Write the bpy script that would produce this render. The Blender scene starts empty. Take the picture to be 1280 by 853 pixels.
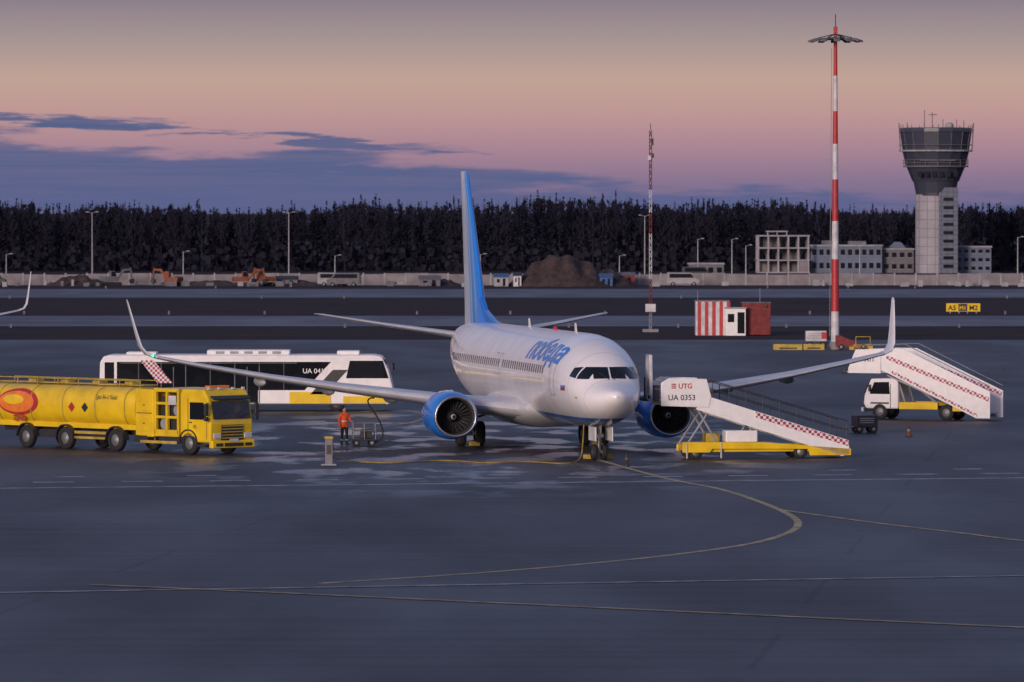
import bpy, bmesh, math, random
import numpy as np
from mathutils import Vector, Matrix
random.seed(7); np.random.seed(7)
sc=bpy.context.scene
def lin(r,g,b):
    f=lambda c:(c/255/12.92) if c/255<=.04045 else ((c/255+.055)/1.055)**2.4
    return (f(r),f(g),f(b),1)
# ---------------------------------------------------------------- materials
def mat(name,c,rough=.6,metal=0,var=.18,scale=3.,coat=0,bump=0,spec=.5,stretch=(1,1,1),emit=0):
    m=bpy.data.materials.new(name); m.use_nodes=True; nt=m.node_tree; b=nt.nodes['Principled BSDF']
    c=tuple(c)[:3]+(1,)
    tc=nt.nodes.new('ShaderNodeTexCoord'); mp=nt.nodes.new('ShaderNodeMapping'); mp.inputs['Scale'].default_value=stretch
    n=nt.nodes.new('ShaderNodeTexNoise'); n.inputs['Scale'].default_value=scale; n.inputs['Detail'].default_value=6
    nt.links.new(tc.outputs['Object'],mp.inputs[0]); nt.links.new(mp.outputs[0],n.inputs['Vector'])
    r=nt.nodes.new('ShaderNodeValToRGB'); r.color_ramp.elements[0].position=.3; r.color_ramp.elements[1].position=.7
    r.color_ramp.elements[0].color=tuple(x*(1-var) for x in c[:3])+(1,)
    r.color_ramp.elements[1].color=tuple(min(1,x*(1+var*.6)) for x in c[:3])+(1,)
    nt.links.new(n.outputs[0],r.inputs[0]); nt.links.new(r.outputs[0],b.inputs['Base Color'])
    b.inputs['Roughness'].default_value=rough; b.inputs['Metallic'].default_value=metal
    b.inputs['Coat Weight'].default_value=coat; b.inputs['Specular IOR Level'].default_value=spec
    if bump:
        bp=nt.nodes.new('ShaderNodeBump'); bp.inputs['Strength'].default_value=bump; bp.inputs['Distance'].default_value=.05
        nt.links.new(n.outputs[0],bp.inputs['Height']); nt.links.new(bp.outputs[0],b.inputs['Normal'])
    if emit:
        b.inputs['Emission Color'].default_value=c; b.inputs['Emission Strength'].default_value=emit
    return m
M={}
M['white']=mat('white_paint',(.82,.81,.80),.35,coat=.3,var=.08)
M['dirtywhite']=mat('weathered_white_paint',(.55,.55,.57),.5,var=.3,scale=1.5)
M['grey']=mat('grey_paint',(.28,.29,.32),.5)
M['fan']=mat('titanium_fan_blade',(.07,.07,.08),.4,metal=.5)
M['dark']=mat('dark_metal',(.03,.03,.035),.5)
M['rubber']=mat('rubber',(.02,.02,.022),.8)
M['glass']=mat('dark_glass',(.008,.010,.014),.08,coat=.5,var=.1)
M['yellow']=mat('yellow_paint',(.80,.54,.012),.35,coat=.3,var=.20,scale=1.2)
M['dyellow']=mat('worn_yellow_paint',(.46,.33,.05),.6,var=.35)
M['red']=mat('red_paint',(.42,.03,.035),.5,var=.2)
M['orange']=mat('orange_paint',(.75,.20,.03),.5)
M['mwhite']=mat('dusty_white_panel',(.3,.3,.32),.8,var=.3,scale=.8); M['mred']=mat('dusty_red_panel',(.2,.035,.035),.8,var=.3); M['mblue']=mat('dusty_blue_panel',(.05,.12,.28),.8,var=.3); M['mor']=mat('dusty_orange_paint',(.22,.065,.03),.7,var=.4); M['mgrey']=mat('dusty_grey_panel',(.14,.14,.16),.8,var=.3)
M['blue']=mat('blue_paint',(.012,.20,.74),.3,coat=.4,var=.06)
M['metal']=mat('bare_metal',(.5,.51,.53),.3,metal=.9,var=.1)
M['steel']=mat('galvanised_steel',(.28,.29,.31),.5,metal=.5)
M['concrete']=mat('concrete',(.22,.205,.22),.85,var=.3,scale=.6)
M['text']=mat('black_lettering',(.03,.03,.04),.5)
M['lamp']=mat('headlamp_glass',(.6,.6,.62),.15,coat=1)
M['hivis']=mat('hi_vis_orange',(.95,.13,.03),.7,var=.15,scale=20)
M['refl']=mat('reflective_tape',(.7,.7,.65),.4)
M['trouser']=mat('dark_trousers',(.025,.028,.045),.85,var=.3,scale=20)
M['skin']=mat('skin',(.5,.3,.22),.6)
M['hair']=mat('dark_hair',(.03,.02,.018),.8)
M['earth']=mat('bare_earth',(.06,.038,.036),.95,var=.5,scale=.7,bump=.8)
M['green']=mat('green_nav_light',(.1,1,.45),.3,emit=2)
M['navred']=mat('red_beacon',(.6,.03,.03),.3,emit=.1)
def checker(name,c1,c2,s):
    m=mat(name,c1,.5); nt=m.node_tree; b=nt.nodes['Principled BSDF']
    ck=nt.nodes.new('ShaderNodeTexChecker'); ck.inputs['Scale'].default_value=s
    ck.inputs['Color1'].default_value=c1+(1,); ck.inputs['Color2'].default_value=c2+(1,)
    tc=nt.nodes.new('ShaderNodeTexCoord'); mp=nt.nodes.new('ShaderNodeMapping'); mp.inputs['Scale'].default_value=(1,0.001,1); mp.inputs['Location'].default_value=(.03,.03,.03)
    nt.links.new(tc.outputs['Object'],mp.inputs[0]); nt.links.new(mp.outputs[0],ck.inputs['Vector'])
    nt.links.new(ck.outputs[0],b.inputs['Base Color']); return m
M['check']=checker('red_white_checker',(.36,.03,.06),(.7,.68,.7),8.)
# ---------------------------------------------------------------- mesh helpers
def link(o,parent=None):
    sc.collection.objects.link(o)
    if parent: o.parent=parent
    return o
def empty(name,loc=(0,0,0),rz=0):
    o=bpy.data.objects.new(name,None); o.location=loc; o.rotation_euler=(0,0,rz); o.empty_display_size=.5
    return link(o)
def mk(name,v,f,m,parent=None,smooth=False,bevel=0,mats=None,mi=None,fix=True):
    me=bpy.data.meshes.new(name); me.from_pydata([tuple(map(float,p)) for p in v],[],f)
    if fix:
        bm=bmesh.new(); bm.from_mesh(me); bmesh.ops.recalc_face_normals(bm,faces=bm.faces); bm.to_mesh(me); bm.free()
    for x in (mats or [m]): me.materials.append(x)
    if mi is not None: me.polygons.foreach_set('material_index',mi)
    if smooth: me.polygons.foreach_set('use_smooth',[True]*len(me.polygons))
    o=bpy.data.objects.new(name,me); link(o,parent)
    if bevel:
        b=o.modifiers.new('b','BEVEL'); b.width=bevel; b.segments=2; b.limit_method='ANGLE'
    return o
def box(name,p,c,s,m,bevel=0,rot=None):
    x,y,z=[q/2 for q in s]
    v=[Vector((i*x,j*y,k*z)) for i in(-1,1) for j in(-1,1) for k in(-1,1)]
    if rot: 
        R=Matrix.Rotation(rot[1],3,rot[0]); v=[R@q for q in v]
    v=[q+Vector(c) for q in v]
    f=[(0,1,3,2),(4,6,7,5),(0,4,5,1),(2,3,7,6),(0,2,6,4),(1,5,7,3)]
    return mk(name,v,f,m,p,bevel=bevel)
def boxes(name,p,lst,m,bevel=0):
    V=[];F=[]
    for c,s in lst:
        b=len(V); x,y,z=[q/2 for q in s]
        V+=[(c[0]+i*x,c[1]+j*y,c[2]+k*z) for i in(-1,1) for j in(-1,1) for k in(-1,1)]
        F+=[tuple(b+q for q in f) for f in [(0,1,3,2),(4,6,7,5),(0,4,5,1),(2,3,7,6),(0,2,6,4),(1,5,7,3)]]
    return mk(name,V,F,m,p,bevel=bevel)
def prism(name,p,pts,y0,y1,m,bevel=0,smooth=False,axis='y'):
    n=len(pts)
    if axis=='y': v=[(a,y0,b) for a,b in pts]+[(a,y1,b) for a,b in pts]
    elif axis=='x': v=[(y0,a,b) for a,b in pts]+[(y1,a,b) for a,b in pts]
    else: v=[(a,b,y0) for a,b in pts]+[(a,b,y1) for a,b in pts]
    f=[tuple(range(n)),tuple(range(2*n-1,n-1,-1))]+[(i,(i+1)%n,n+(i+1)%n,n+i) for i in range(n)]
    return mk(name,v,f,m,p,bevel=bevel)
def loft(name,p,rings,m,smooth=True,caps=True,**k):
    n=len(rings[0]); v=[q for r in rings for q in r]; f=[]
    for i in range(len(rings)-1):
        for j in range(n):
            f.append((i*n+j,i*n+(j+1)%n,(i+1)*n+(j+1)%n,(i+1)*n+j))
    if caps: f+= [tuple(range(n)),tuple(range((len(rings)-1)*n,len(rings)*n))]
    return mk(name,v,f,m,p,smooth=smooth,**k)
def revolve(name,p,prof,m,center=(0,0,0),axis='y',n=32,caps=False,smooth=True,squash=None,**k):
    rings=[]
    for a,r in prof:
        ring=[]
        for i in range(n):
            t=2*math.pi*i/n; u=r*math.cos(t); w=r*math.sin(t)
            if squash and w<0: w*=squash
            q={'y':(u,a,w),'z':(u,w,a),'x':(a,u,w)}[axis]
            ring.append((q[0]+center[0],q[1]+center[1],q[2]+center[2]))
        rings.append(ring)
    o=loft(name,p,rings,m,smooth,caps,**k)
    return o
def autosmooth(o,a=35):
    bm=bmesh.new(); bm.from_mesh(o.data)
    for e in bm.edges:
        if len(e.link_faces)==2 and e.calc_face_angle(0)>math.radians(a): e.smooth=False
    bm.to_mesh(o.data); bm.free(); return o
def cyl(name,p,a,b,r,m,n=16,r2=None):
    a=Vector(a);b=Vector(b);d=(b-a).normalized(); up=Vector((0,0,1)) if abs(d.z)<.9 else Vector((1,0,0))
    u=d.cross(up).normalized(); w=d.cross(u); r2=r if r2 is None else r2
    rings=[[c+(u*math.cos(2*math.pi*i/n)+w*math.sin(2*math.pi*i/n))*rr for i in range(n)] for c,rr in((a,r),(b,r2))]
    return autosmooth(loft(name,p,rings,m,True,True))
def tubes(name,p,segs,r,m,n=6):
    V=[];F=[]
    for a,b in segs:
        a=Vector(a);b=Vector(b);d=(b-a).normalized(); up=Vector((0,0,1)) if abs(d.z)<.9 else Vector((1,0,0))
        u=d.cross(up).normalized(); w=d.cross(u); s=len(V)
        for c in(a,b): V+=[c+(u*math.cos(2*math.pi*i/n)+w*math.sin(2*math.pi*i/n))*r for i in range(n)]
        F+=[(s+i,s+(i+1)%n,s+n+(i+1)%n,s+n+i) for i in range(n)]+[tuple(range(s,s+n)),tuple(range(s+n,s+2*n))]
    return mk(name,V,F,m,p,smooth=False)
def wheel(name,p,c,r,w,axis='y'):
    prof=[(-w/2,r*.55),(-w/2,r*.9),(-w*.35,r),(w*.35,r),(w/2,r*.9),(w/2,r*.55)]
    o=revolve(name,p,prof,M['rubber'],c,axis,24,False)
    h=revolve(name+'_hub',p,[(-w*.42,0.01),(-w*.42,r*.25),(-w*.3,r*.3),(-w*.38,r*.56),(w*.38,r*.56),(w*.3,r*.3),(w*.42,r*.25),(w*.42,.01)],M['steel'],c,axis,20,True)
    return o
def textmesh(body,bold=0.02,res=4):
    cu=bpy.data.curves.new('t','FONT'); cu.body=body; cu.size=1; cu.offset=bold; cu.resolution_u=res
    o=bpy.data.objects.new('t',cu); sc.collection.objects.link(o); bpy.context.view_layer.update()
    me=bpy.data.meshes.new_from_object(o.evaluated_get(bpy.context.evaluated_depsgraph_get()))
    bpy.data.objects.remove(o); return me
def label(name,p,body,org,right,up,h,m,bold=.02):
    me=textmesh(body,bold); R=Vector(right);U=Vector(up);O=Vector(org)
    for v in me.vertices: v.co=O+R*(v.co.x*h)+U*(v.co.y*h)
    me.materials.clear(); me.materials.append(m); o=bpy.data.objects.new(name,me); return link(o,p)
# ---------------------------------------------------------------- world / light / camera
w=bpy.data.worlds.new('World'); sc.world=w; w.use_nodes=True; nt=w.node_tree; N=nt.nodes; L=nt.links
for n in list(N): N.remove(n)
out=N.new('ShaderNodeOutputWorld'); bg1=N.new('ShaderNodeBackground'); bg2=N.new('ShaderNodeBackground'); mx=N.new('ShaderNodeMixShader')
SUN_EL=math.radians(9); SUN_AZ=math.radians(205)
sky=N.new('ShaderNodeTexSky'); sky.sky_type='NISHITA'; sky.sun_disc=False; sky.sun_elevation=SUN_EL; sky.sun_rotation=SUN_AZ; sky.dust_density=1.5; sky.ozone_density=3
tint=N.new('ShaderNodeMix'); tint.data_type='RGBA'; tint.blend_type='MULTIPLY'; tint.inputs[0].default_value=1; tint.inputs[7].default_value=(1.08,.78,.80,1)
L.new(sky.outputs[0],tint.inputs[6]); L.new(tint.outputs[2],bg1.inputs[0]); bg1.inputs[1].default_value=.22
tc=N.new('ShaderNodeTexCoord'); sp=N.new('ShaderNodeSeparateXYZ'); L.new(tc.outputs['Generated'],sp.inputs[0])
def MR(inp,a,b,c,d,smooth=False):
    n=N.new('ShaderNodeMapRange'); n.inputs[1].default_value=a;n.inputs[2].default_value=b;n.inputs[3].default_value=c;n.inputs[4].default_value=d
    if smooth:n.interpolation_type='SMOOTHSTEP'
    L.new(inp,n.inputs[0]); return n.outputs[0]
def MA(op,a,b):
    n=N.new('ShaderNodeMath'); n.operation=op
    for i,x in enumerate((a,b)):
        if isinstance(x,(int,float)): n.inputs[i].default_value=x
        else: L.new(x,n.inputs[i])
    return n.outputs[0]
zz=sp.outputs[2]
ramp=N.new('ShaderNodeValToRGB'); L.new(MR(zz,0,.1,0,1),ramp.inputs[0])
st=[(0,(112,104,142)),(.05,(136,116,144)),(.11,(170,134,148)),(.17,(190,151,149)),(.23,(193,163,150)),(.30,(166,148,147)),(.37,(138,127,139)),(1,(126,114,138))]
el=ramp.color_ramp.elements
el[0].position=0; el[0].color=lin(*st[0][1]); el[1].position=1; el[1].color=lin(*st[-1][1])
for p_,c_ in st[1:-1]: e=el.new(p_); e.color=lin(*c_)
def cloudnoise(sx,sz,det,ofs):
    mp=N.new('ShaderNodeMapping'); mp.inputs['Scale'].default_value=(sx,sx,sz); mp.inputs['Location'].default_value=ofs; L.new(tc.outputs['Generated'],mp.inputs[0])
    nz=N.new('ShaderNodeTexNoise'); nz.inputs['Scale'].default_value=1; nz.inputs['Detail'].default_value=det; nz.inputs['Roughness'].default_value=.6; L.new(mp.outputs[0],nz.inputs['Vector']); return nz.outputs[0]
n1=cloudnoise(22,210,8,(0,0,0)); n2=cloudnoise(48,620,7,(3.3,1.7,5.1)); n3=cloudnoise(30,900,6,(1.3,7.7,2.1))
edge=MR(sp.outputs[0],-.09,.075,.0142,.0022)
bank=MA('ADD',MA('MULTIPLY',MA('SUBTRACT',edge,zz),320),MA('MULTIPLY',MA('SUBTRACT',n1,.5),8))
bank=MR(bank,-.2,.9,0,1,True)
env=MA('MULTIPLY',MR(MA('ABSOLUTE',MA('SUBTRACT',MA('SUBTRACT',zz,edge),.0018),0),0,.0042,1,0,True),MR(sp.outputs[0],-.03,.03,1,.4))
stk=MR(MA('MULTIPLY',env,n2),.43,.51,0,1,True)
inner=MR(n3,.35,.65,.78,1.0)
mask=MA('MULTIPLY',MA('MULTIPLY',MA('MAXIMUM',bank,stk),inner),.95)
cl=N.new('ShaderNodeMix'); cl.data_type='RGBA'; L.new(mask,cl.inputs[0]); L.new(ramp.outputs[0],cl.inputs[6])
cr=N.new('ShaderNodeValToRGB'); cr.color_ramp.elements[0].color=lin(88,98,140); cr.color_ramp.elements[1].color=lin(76,94,136); L.new(MR(zz,0,.015,0,1),cr.inputs[0])
L.new(cr.outputs[0],cl.inputs[7]); L.new(cl.outputs[2],bg2.inputs[0]); bg2.inputs[1].default_value=1
L.new(MR(zz,.06,.35,0,1,True),mx.inputs[0]); L.new(bg2.outputs[0],mx.inputs[1]); L.new(bg1.outputs[0],mx.inputs[2]); L.new(mx.outputs[0],out.inputs[0])
sd=bpy.data.lights.new('sun','SUN'); sd.energy=2.15; sd.angle=math.radians(12); sd.color=(1,.80,.70)
so=bpy.data.objects.new('sun',sd); link(so)
sdir=Vector((math.sin(SUN_AZ)*math.cos(SUN_EL),math.cos(SUN_AZ)*math.cos(SUN_EL),math.sin(SUN_EL)))
so.rotation_euler=sdir.to_track_quat('Z','Y').to_euler(); so.location=(-20,-20,60)
cd=bpy.data.cameras.new('camera'); cd.lens=200; cd.sensor_width=36; cd.clip_start=1; cd.clip_end=30000
cd.dof.use_dof=True; cd.dof.focus_distance=248; cd.dof.aperture_fstop=3.2
co=bpy.data.objects.new('camera',cd); co.location=(0,0,10.7); co.rotation_euler=(math.radians(90-1.325),0,0); link(co); sc.camera=co
sc.view_settings.view_transform='Standard'; sc.view_settings.look='None'; sc.view_settings.exposure=0
# ---------------------------------------------------------------- ground
def sheet(name,x0,x1,y0,y1,z,m): return mk(name,[(x0,y0,z),(x1,y0,z),(x1,y1,z),(x0,y1,z)],[(0,1,2,3)],m)
def asphalt(name,c,wet_sheen=False):
    m=bpy.data.materials.new(name); m.use_nodes=True; t=m.node_tree; n=t.nodes; l=t.links; b=n['Principled BSDF']
    g=n.new('ShaderNodeTexCoord')
    def noise(sx,sy,s,det=6,rz=0):
        q=n.new('ShaderNodeMapping'); q.inputs['Scale'].default_value=(sx,sy,1); q.inputs['Rotation'].default_value=(0,0,rz); l.new(g.outputs['Object'],q.inputs[0])
        k=n.new('ShaderNodeTexNoise'); k.inputs['Scale'].default_value=s; k.inputs['Detail'].default_value=det; l.new(q.outputs[0],k.inputs['Vector']); return k.outputs[0]
    def mr(i,a,b_,c_,d):
        k=n.new('ShaderNodeMapRange'); l.new(i,k.inputs[0])
        for ii,x in enumerate((a,b_,c_,d)): k.inputs[ii+1].default_value=x
        return k.outputs[0]
    def mul(a,b_):
        k=n.new('ShaderNodeMath'); k.operation='MULTIPLY'; l.new(a,k.inputs[0])
        if isinstance(b_,float): k.inputs[1].default_value=b_
        else: l.new(b_,k.inputs[1])
        return k.outputs[0]
    big=mr(noise(1,.25,.06,3),.35,.65,.80,1.16); fine=mr(noise(1,1,22,3),.3,.7,.78,1.22)
    tyre=mr(noise(.03,1.6,.55,3,.12),.46,.68,1,.52); tyre2=mr(noise(.03,1.6,.5,3,-.55),.52,.68,1,.62)
    spots=mr(noise(1,.6,1.1,2),.62,.68,1,.6)
    v=mul(mul(mul(big,tyre),mul(fine,tyre2)),spots)
    br=n.new('ShaderNodeTexBrick'); q=n.new('ShaderNodeMapping'); q.inputs['Rotation'].default_value=(0,0,.11); l.new(g.outputs['Object'],q.inputs[0]); l.new(q.outputs[0],br.inputs['Vector'])
    br.inputs['Scale'].default_value=1; br.inputs['Brick Width'].default_value=30; br.inputs['Row Height'].default_value=11; br.inputs['Mortar Size'].default_value=.09; br.offset=.3
    br.inputs['Color1'].default_value=(1,1,1,1); br.inputs['Color2'].default_value=(.84,.84,.84,1); br.inputs['Mortar'].default_value=(.35,.35,.35,1)
    sb=n.new('ShaderNodeSeparateColor'); l.new(br.outputs[0],sb.inputs[0]); v=mul(v,sb.outputs[0])
    cm=n.new('ShaderNodeVectorMath'); cm.operation='SCALE'; cm.inputs[0].default_value=c; l.new(v,cm.inputs['Scale']); colr=cm.outputs[0]
    ro=mr(noise(1,.3,.12,3),.35,.65,.50,.64)
    if wet_sheen:
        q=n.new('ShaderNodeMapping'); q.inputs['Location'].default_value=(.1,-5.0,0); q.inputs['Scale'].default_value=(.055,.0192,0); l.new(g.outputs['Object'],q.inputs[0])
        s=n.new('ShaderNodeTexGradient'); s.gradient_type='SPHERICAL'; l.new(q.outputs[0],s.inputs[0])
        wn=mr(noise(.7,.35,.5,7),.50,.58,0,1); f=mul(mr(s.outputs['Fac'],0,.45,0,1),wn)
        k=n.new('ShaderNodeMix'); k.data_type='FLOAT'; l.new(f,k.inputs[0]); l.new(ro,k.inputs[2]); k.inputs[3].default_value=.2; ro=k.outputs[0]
        k=n.new('ShaderNodeMix'); k.data_type='RGBA'; l.new(mul(f,.8),k.inputs[0]); l.new(colr,k.inputs[6]); k.inputs[7].default_value=(.12,.135,.18,1); colr=k.outputs[2]  # pale blue in the base colour paints sky sheen onto the damp patches
    l.new(colr,b.inputs['Base Color'])
    l.new(ro,b.inputs['Roughness']); b.inputs['Specular IOR Level'].default_value=.40
    bp=n.new('ShaderNodeBump'); bp.inputs['Strength'].default_value=.3; bp.inputs['Distance'].default_value=.01; l.new(noise(1,1,9,4),bp.inputs['Height']); l.new(bp.outputs[0],b.inputs['Normal'])
    return m
grass=mat('dry_grass',(.045,.032,.034),.95,var=.5,scale=.25,stretch=(.3,1,1),spec=.1)
sheet('ground',-6000,6000,-300,14000,0,grass)
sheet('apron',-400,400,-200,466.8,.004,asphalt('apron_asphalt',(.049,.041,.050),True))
tw=asphalt('taxiway_asphalt',(.12,.105,.135))
sheet('taxiway',-500,500,521,572,.004,tw)
sheet('runway',-600,600,690,765,.004,tw)
sheet('service_road',-600,600,815,835,.004,tw)
wp=mat('white_marking_paint',(.40,.38,.40),.7,var=.6,scale=1.5,spec=.2); yp=mat('yellow_marking_paint',(.48,.39,.22),.7,var=.5,scale=1.6,spec=.2)
def strip(name,pts,wd,m,z=.008,dash=None):
    P=[Vector((a,b,0)) for a,b in pts]
    if len(P)>2:
        Q=[]
        for i in range(len(P)-1):
            p0=P[max(0,i-1)];p1=P[i];p2=P[i+1];p3=P[min(len(P)-1,i+2)]
            for k in range(8):
                t=k/8; Q.append(.5*((2*p1)+(p2-p0)*t+(2*p0-5*p1+4*p2-p3)*t*t+(3*p1-p0-3*p2+p3)*t**3))
        P=Q+[P[-1]]
    V=[];F=[]
    if dash:
        a,b=P[0],P[-1]; L_=(b-a).length; d=(b-a).normalized(); x=0
        nn=Vector((-d.y,d.x,0))*wd/2
        while x<L_:
            s=len(V); p=a+d*x; q=a+d*min(L_,x+dash[0]); V+=[p-nn,q-nn,q+nn,p+nn]; F.append((s,s+1,s+2,s+3)); x+=dash[0]+dash[1]
    else:
        for i,p in enumerate(P):
            d=(P[min(i+1,len(P)-1)]-P[max(i-1,0)]).normalized(); nn=Vector((-d.y,d.x,0))*wd/2; V+=[p-nn,p+nn]
        F=[(2*i,2*i+2,2*i+3,2*i+1) for i in range(len(P)-1)]
    return mk(name,[(v.x,v.y,z) for v in V],F,m)
strip('apron_guide_line',[(3.66,243),(6.05,226.5),(7.95,217.4),(9.06,207.9),(9.69,199.7),(9.75,193.6),(9.12,187.9),(7.68,182),(5.47,176.9),(2.91,172.5),(-.94,167.2),(-5.5,162.5)],.27,yp,.012)
strip('apron_guide_line',[(9.53,202.4),(12.5,193.6),(14.8,187.9),(16.7,182.9),(21,173.7),(40,140)],.24,yp,.016)
strip('apron_edge_line',[(-43.4,151.2),(-14.27,158.5),(14.92,165.8),(44,173)],.34,wp,.020)
strip('apron_edge_line',[(-12,161.8),(-5.77,157.9),(13.07,145.2),(32,132.5)],.26,yp,.024)
strip('service_road_line',[(-60,209.5),(60,235)],.6,wp)
strip('service_road_dashes',[(-60,214.8),(60,238.2)],.7,wp,dash=(1.6,1.9))
strip('service_road_dashes',[(-60,219.8),(60,241.8)],.6,wp,dash=(1.2,4.1))
strip('stand_line',[(-8,300),(-6.3,304),(-4.5,296),(-5,286),(-6.5,280)],.25,yp)
strip('taxiway_centre_line',[(-400,546),(400,546)],.6,yp)
strip('taxiway_edge_line',[(-400,524),(400,524)],.8,wp)
# ---------------------------------------------------------------- aircraft
def herm(xs,ys):
    n=len(xs); d=[(ys[i+1]-ys[i])/(xs[i+1]-xs[i]) for i in range(n-1)]; m=[d[0]]
    for i in range(1,n-1): m.append(0 if d[i-1]*d[i]<=0 else 2*d[i-1]*d[i]/(d[i-1]+d[i]))
    m.append(d[-1])
    def f(x):
        x=min(max(x,xs[0]),xs[-1]); i=0
        while i<n-2 and x>xs[i+1]: i+=1
        h=xs[i+1]-xs[i]; t=(x-xs[i])/h
        return (2*t**3-3*t*t+1)*ys[i]+(t**3-2*t*t+t)*h*m[i]+(-2*t**3+3*t*t)*ys[i+1]+(t**3-t*t)*h*m[i+1]
    return f
T=[(0,2.85,2.79,.03),(.12,3.02,2.60,.27),(.35,3.12,2.40,.50),(.9,3.28,2.08,.90),(1.5,3.50,1.84,1.17),(2.1,4.0,1.67,1.37),(2.6,4.38,1.57,1.5),(3.1,4.68,1.5,1.6),(3.8,4.97,1.44,1.71),(4.7,5.2,1.39,1.81),(5.8,5.33,1.36,1.86),(7.2,5.37,1.35,1.88),(26,5.37,1.35,1.88),(29,5.37,1.62,1.84),(32,5.34,2.3,1.6),(34.5,5.27,3.0,1.2),(36.5,5.15,3.6,.78),(38.0,4.92,4.2,.3)]
fx=[t[0] for t in T]; ftop=herm(fx,[t[1] for t in T]); fbot=herm(fx,[t[2] for t in T]); fhw=herm(fx,[t[3] for t in T])
def sec(s): return (ftop(s)+fbot(s))/2,(ftop(s)-fbot(s))/2,fhw(s)
def surf_a(s,a,off=.012,side=-1):
    zc,hh,hw=sec(s); return (side*(hw+off)*math.cos(a),s,zc+(hh+off)*math.sin(a))
def surf_sz(s,z,side=-1,off=.012):
    zc,hh,hw=sec(s); q=max(-1,min(1,(z-zc)/hh)); return surf_a(s,math.asin(q),off,side)
def surf_xz(x,z,off=.015):
    lo,hi=0.05,5.
    for _ in range(40):
        s=(lo+hi)/2; zc,hh,hw=sec(s)
        if (x/hw)**2+((z-zc)/hh)**2>1: lo=s
        else: hi=s
    return (x,s-off*1.5,z+off)
def patch(fn,corners,n=6):
    (a,b,c,d)=corners; V=[];F=[]
    for i in range(n+1):
        for j in range(n+1):
            u=i/n;v=j/n
            p=[(a[k]*(1-u)+b[k]*u)*(1-v)+(d[k]*(1-u)+c[k]*u)*v for k in(0,1)]; V.append(fn(*p))
    for i in range(n):
        for j in range(n): q=i*(n+1)+j; F.append((q,q+1,q+n+2,q+n+1))
    return V,F
def merge(lst):
    V=[];F=[]
    for v,f in lst:
        b=len(V); V+=v; F+=[tuple(b+i for i in q) for q in f]
    return V,F
def livery():
    m=mat('fuselage_paint',(.85,.83,.83),.24,coat=.45,var=.07,scale=.8); nt=m.node_tree; b=nt.nodes['Principled BSDF']
    src=b.inputs['Base Color'].links[0].from_socket
    g=nt.nodes.new('ShaderNodeTexCoord'); s=nt.nodes.new('ShaderNodeSeparateXYZ'); nt.links.new(g.outputs['Object'],s.inputs[0])
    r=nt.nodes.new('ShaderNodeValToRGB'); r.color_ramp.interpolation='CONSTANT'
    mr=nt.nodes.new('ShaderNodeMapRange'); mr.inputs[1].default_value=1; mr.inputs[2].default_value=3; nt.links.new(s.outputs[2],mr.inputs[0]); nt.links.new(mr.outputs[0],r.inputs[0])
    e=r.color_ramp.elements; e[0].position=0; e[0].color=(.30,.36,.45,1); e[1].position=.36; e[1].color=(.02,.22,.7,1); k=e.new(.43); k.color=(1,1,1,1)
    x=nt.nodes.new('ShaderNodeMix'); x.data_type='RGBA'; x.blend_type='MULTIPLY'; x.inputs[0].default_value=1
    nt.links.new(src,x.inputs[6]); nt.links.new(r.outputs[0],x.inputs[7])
    wv=nt.nodes.new('ShaderNodeTexWave'); wv.bands_direction='Y'; wv.inputs['Scale'].default_value=.21; wv.inputs['Distortion'].default_value=0
    nt.links.new(g.outputs['Object'],wv.inputs['Vector']); wr=nt.nodes.new('ShaderNodeMapRange'); wr.inputs[1].default_value=0;wr.inputs[2].default_value=.004;wr.inputs[3].default_value=.75;wr.inputs[4].default_value=1
    nt.links.new(wv.outputs['Fac'],wr.inputs[0]); y=nt.nodes.new('ShaderNodeVectorMath'); y.operation='SCALE'; nt.links.new(x.outputs[2],y.inputs[0]); nt.links.new(wr.outputs[0],y.inputs['Scale'])
    nt.links.new(y.outputs[0],b.inputs['Base Color']); return m
def finmat():
    m=mat('fin_paint',(.02,.15,.62),.3,coat=.3,var=.05); nt=m.node_tree; b=nt.nodes['Principled BSDF']
    g=nt.nodes.new('ShaderNodeTexCoord'); s=nt.nodes.new('ShaderNodeSeparateXYZ'); nt.links.new(g.outputs['Object'],s.inputs[0])
    def ma(op,a,bb,c=None):
        n=nt.nodes.new('ShaderNodeMath'); n.operation=op
        for i,x in enumerate((a,bb)+((c,) if c is not None else ())):
            if isinstance(x,(int,float)): n.inputs[i].default_value=x
            else: nt.links.new(x,n.inputs[i])
        return n.outputs[0]
    le=ma('MULTIPLY_ADD',s.outputs[2],.79,26.7); te=ma('MULTIPLY_ADD',s.outputs[2],.155,36.45)
    fr=ma('DIVIDE',ma('SUBTRACT',s.outputs[1],le),ma('SUBTRACT',te,le))
    fr=ma('ADD',fr,ma('MULTIPLY',ma('SUBTRACT',s.outputs[2],8.5),.03))
    r=nt.nodes.new('ShaderNodeValToRGB'); e=r.color_ramp.elements; e[0].position=0; e[0].color=(.012,.19,.72,1); e[1].position=.95; e[1].color=(.6,.68,.78,1)
    for p_,c_ in((.16,(.015,.22,.74,1)),(.19,(.12,.40,.80,1)),(.25,(.03,.26,.74,1)),(.32,(.05,.30,.76,1)),(.36,(.40,.58,.8,1)),(.44,(.14,.40,.78,1)),(.50,(.58,.68,.8,1)),(.80,(.70,.74,.79,1))):
        k=e.new(p_); k.color=c_
    nt.links.new(fr,r.inputs[0]); nt.links.new(r.outputs[0],b.inputs['Base Color']); return m
M['fus']=livery(); M['fin']=finmat(); M['winggrey']=mat('wing_grey_paint',(.55,.56,.58),.35,coat=.2,var=.15,scale=1.5,stretch=(.4,2,1))
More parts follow.
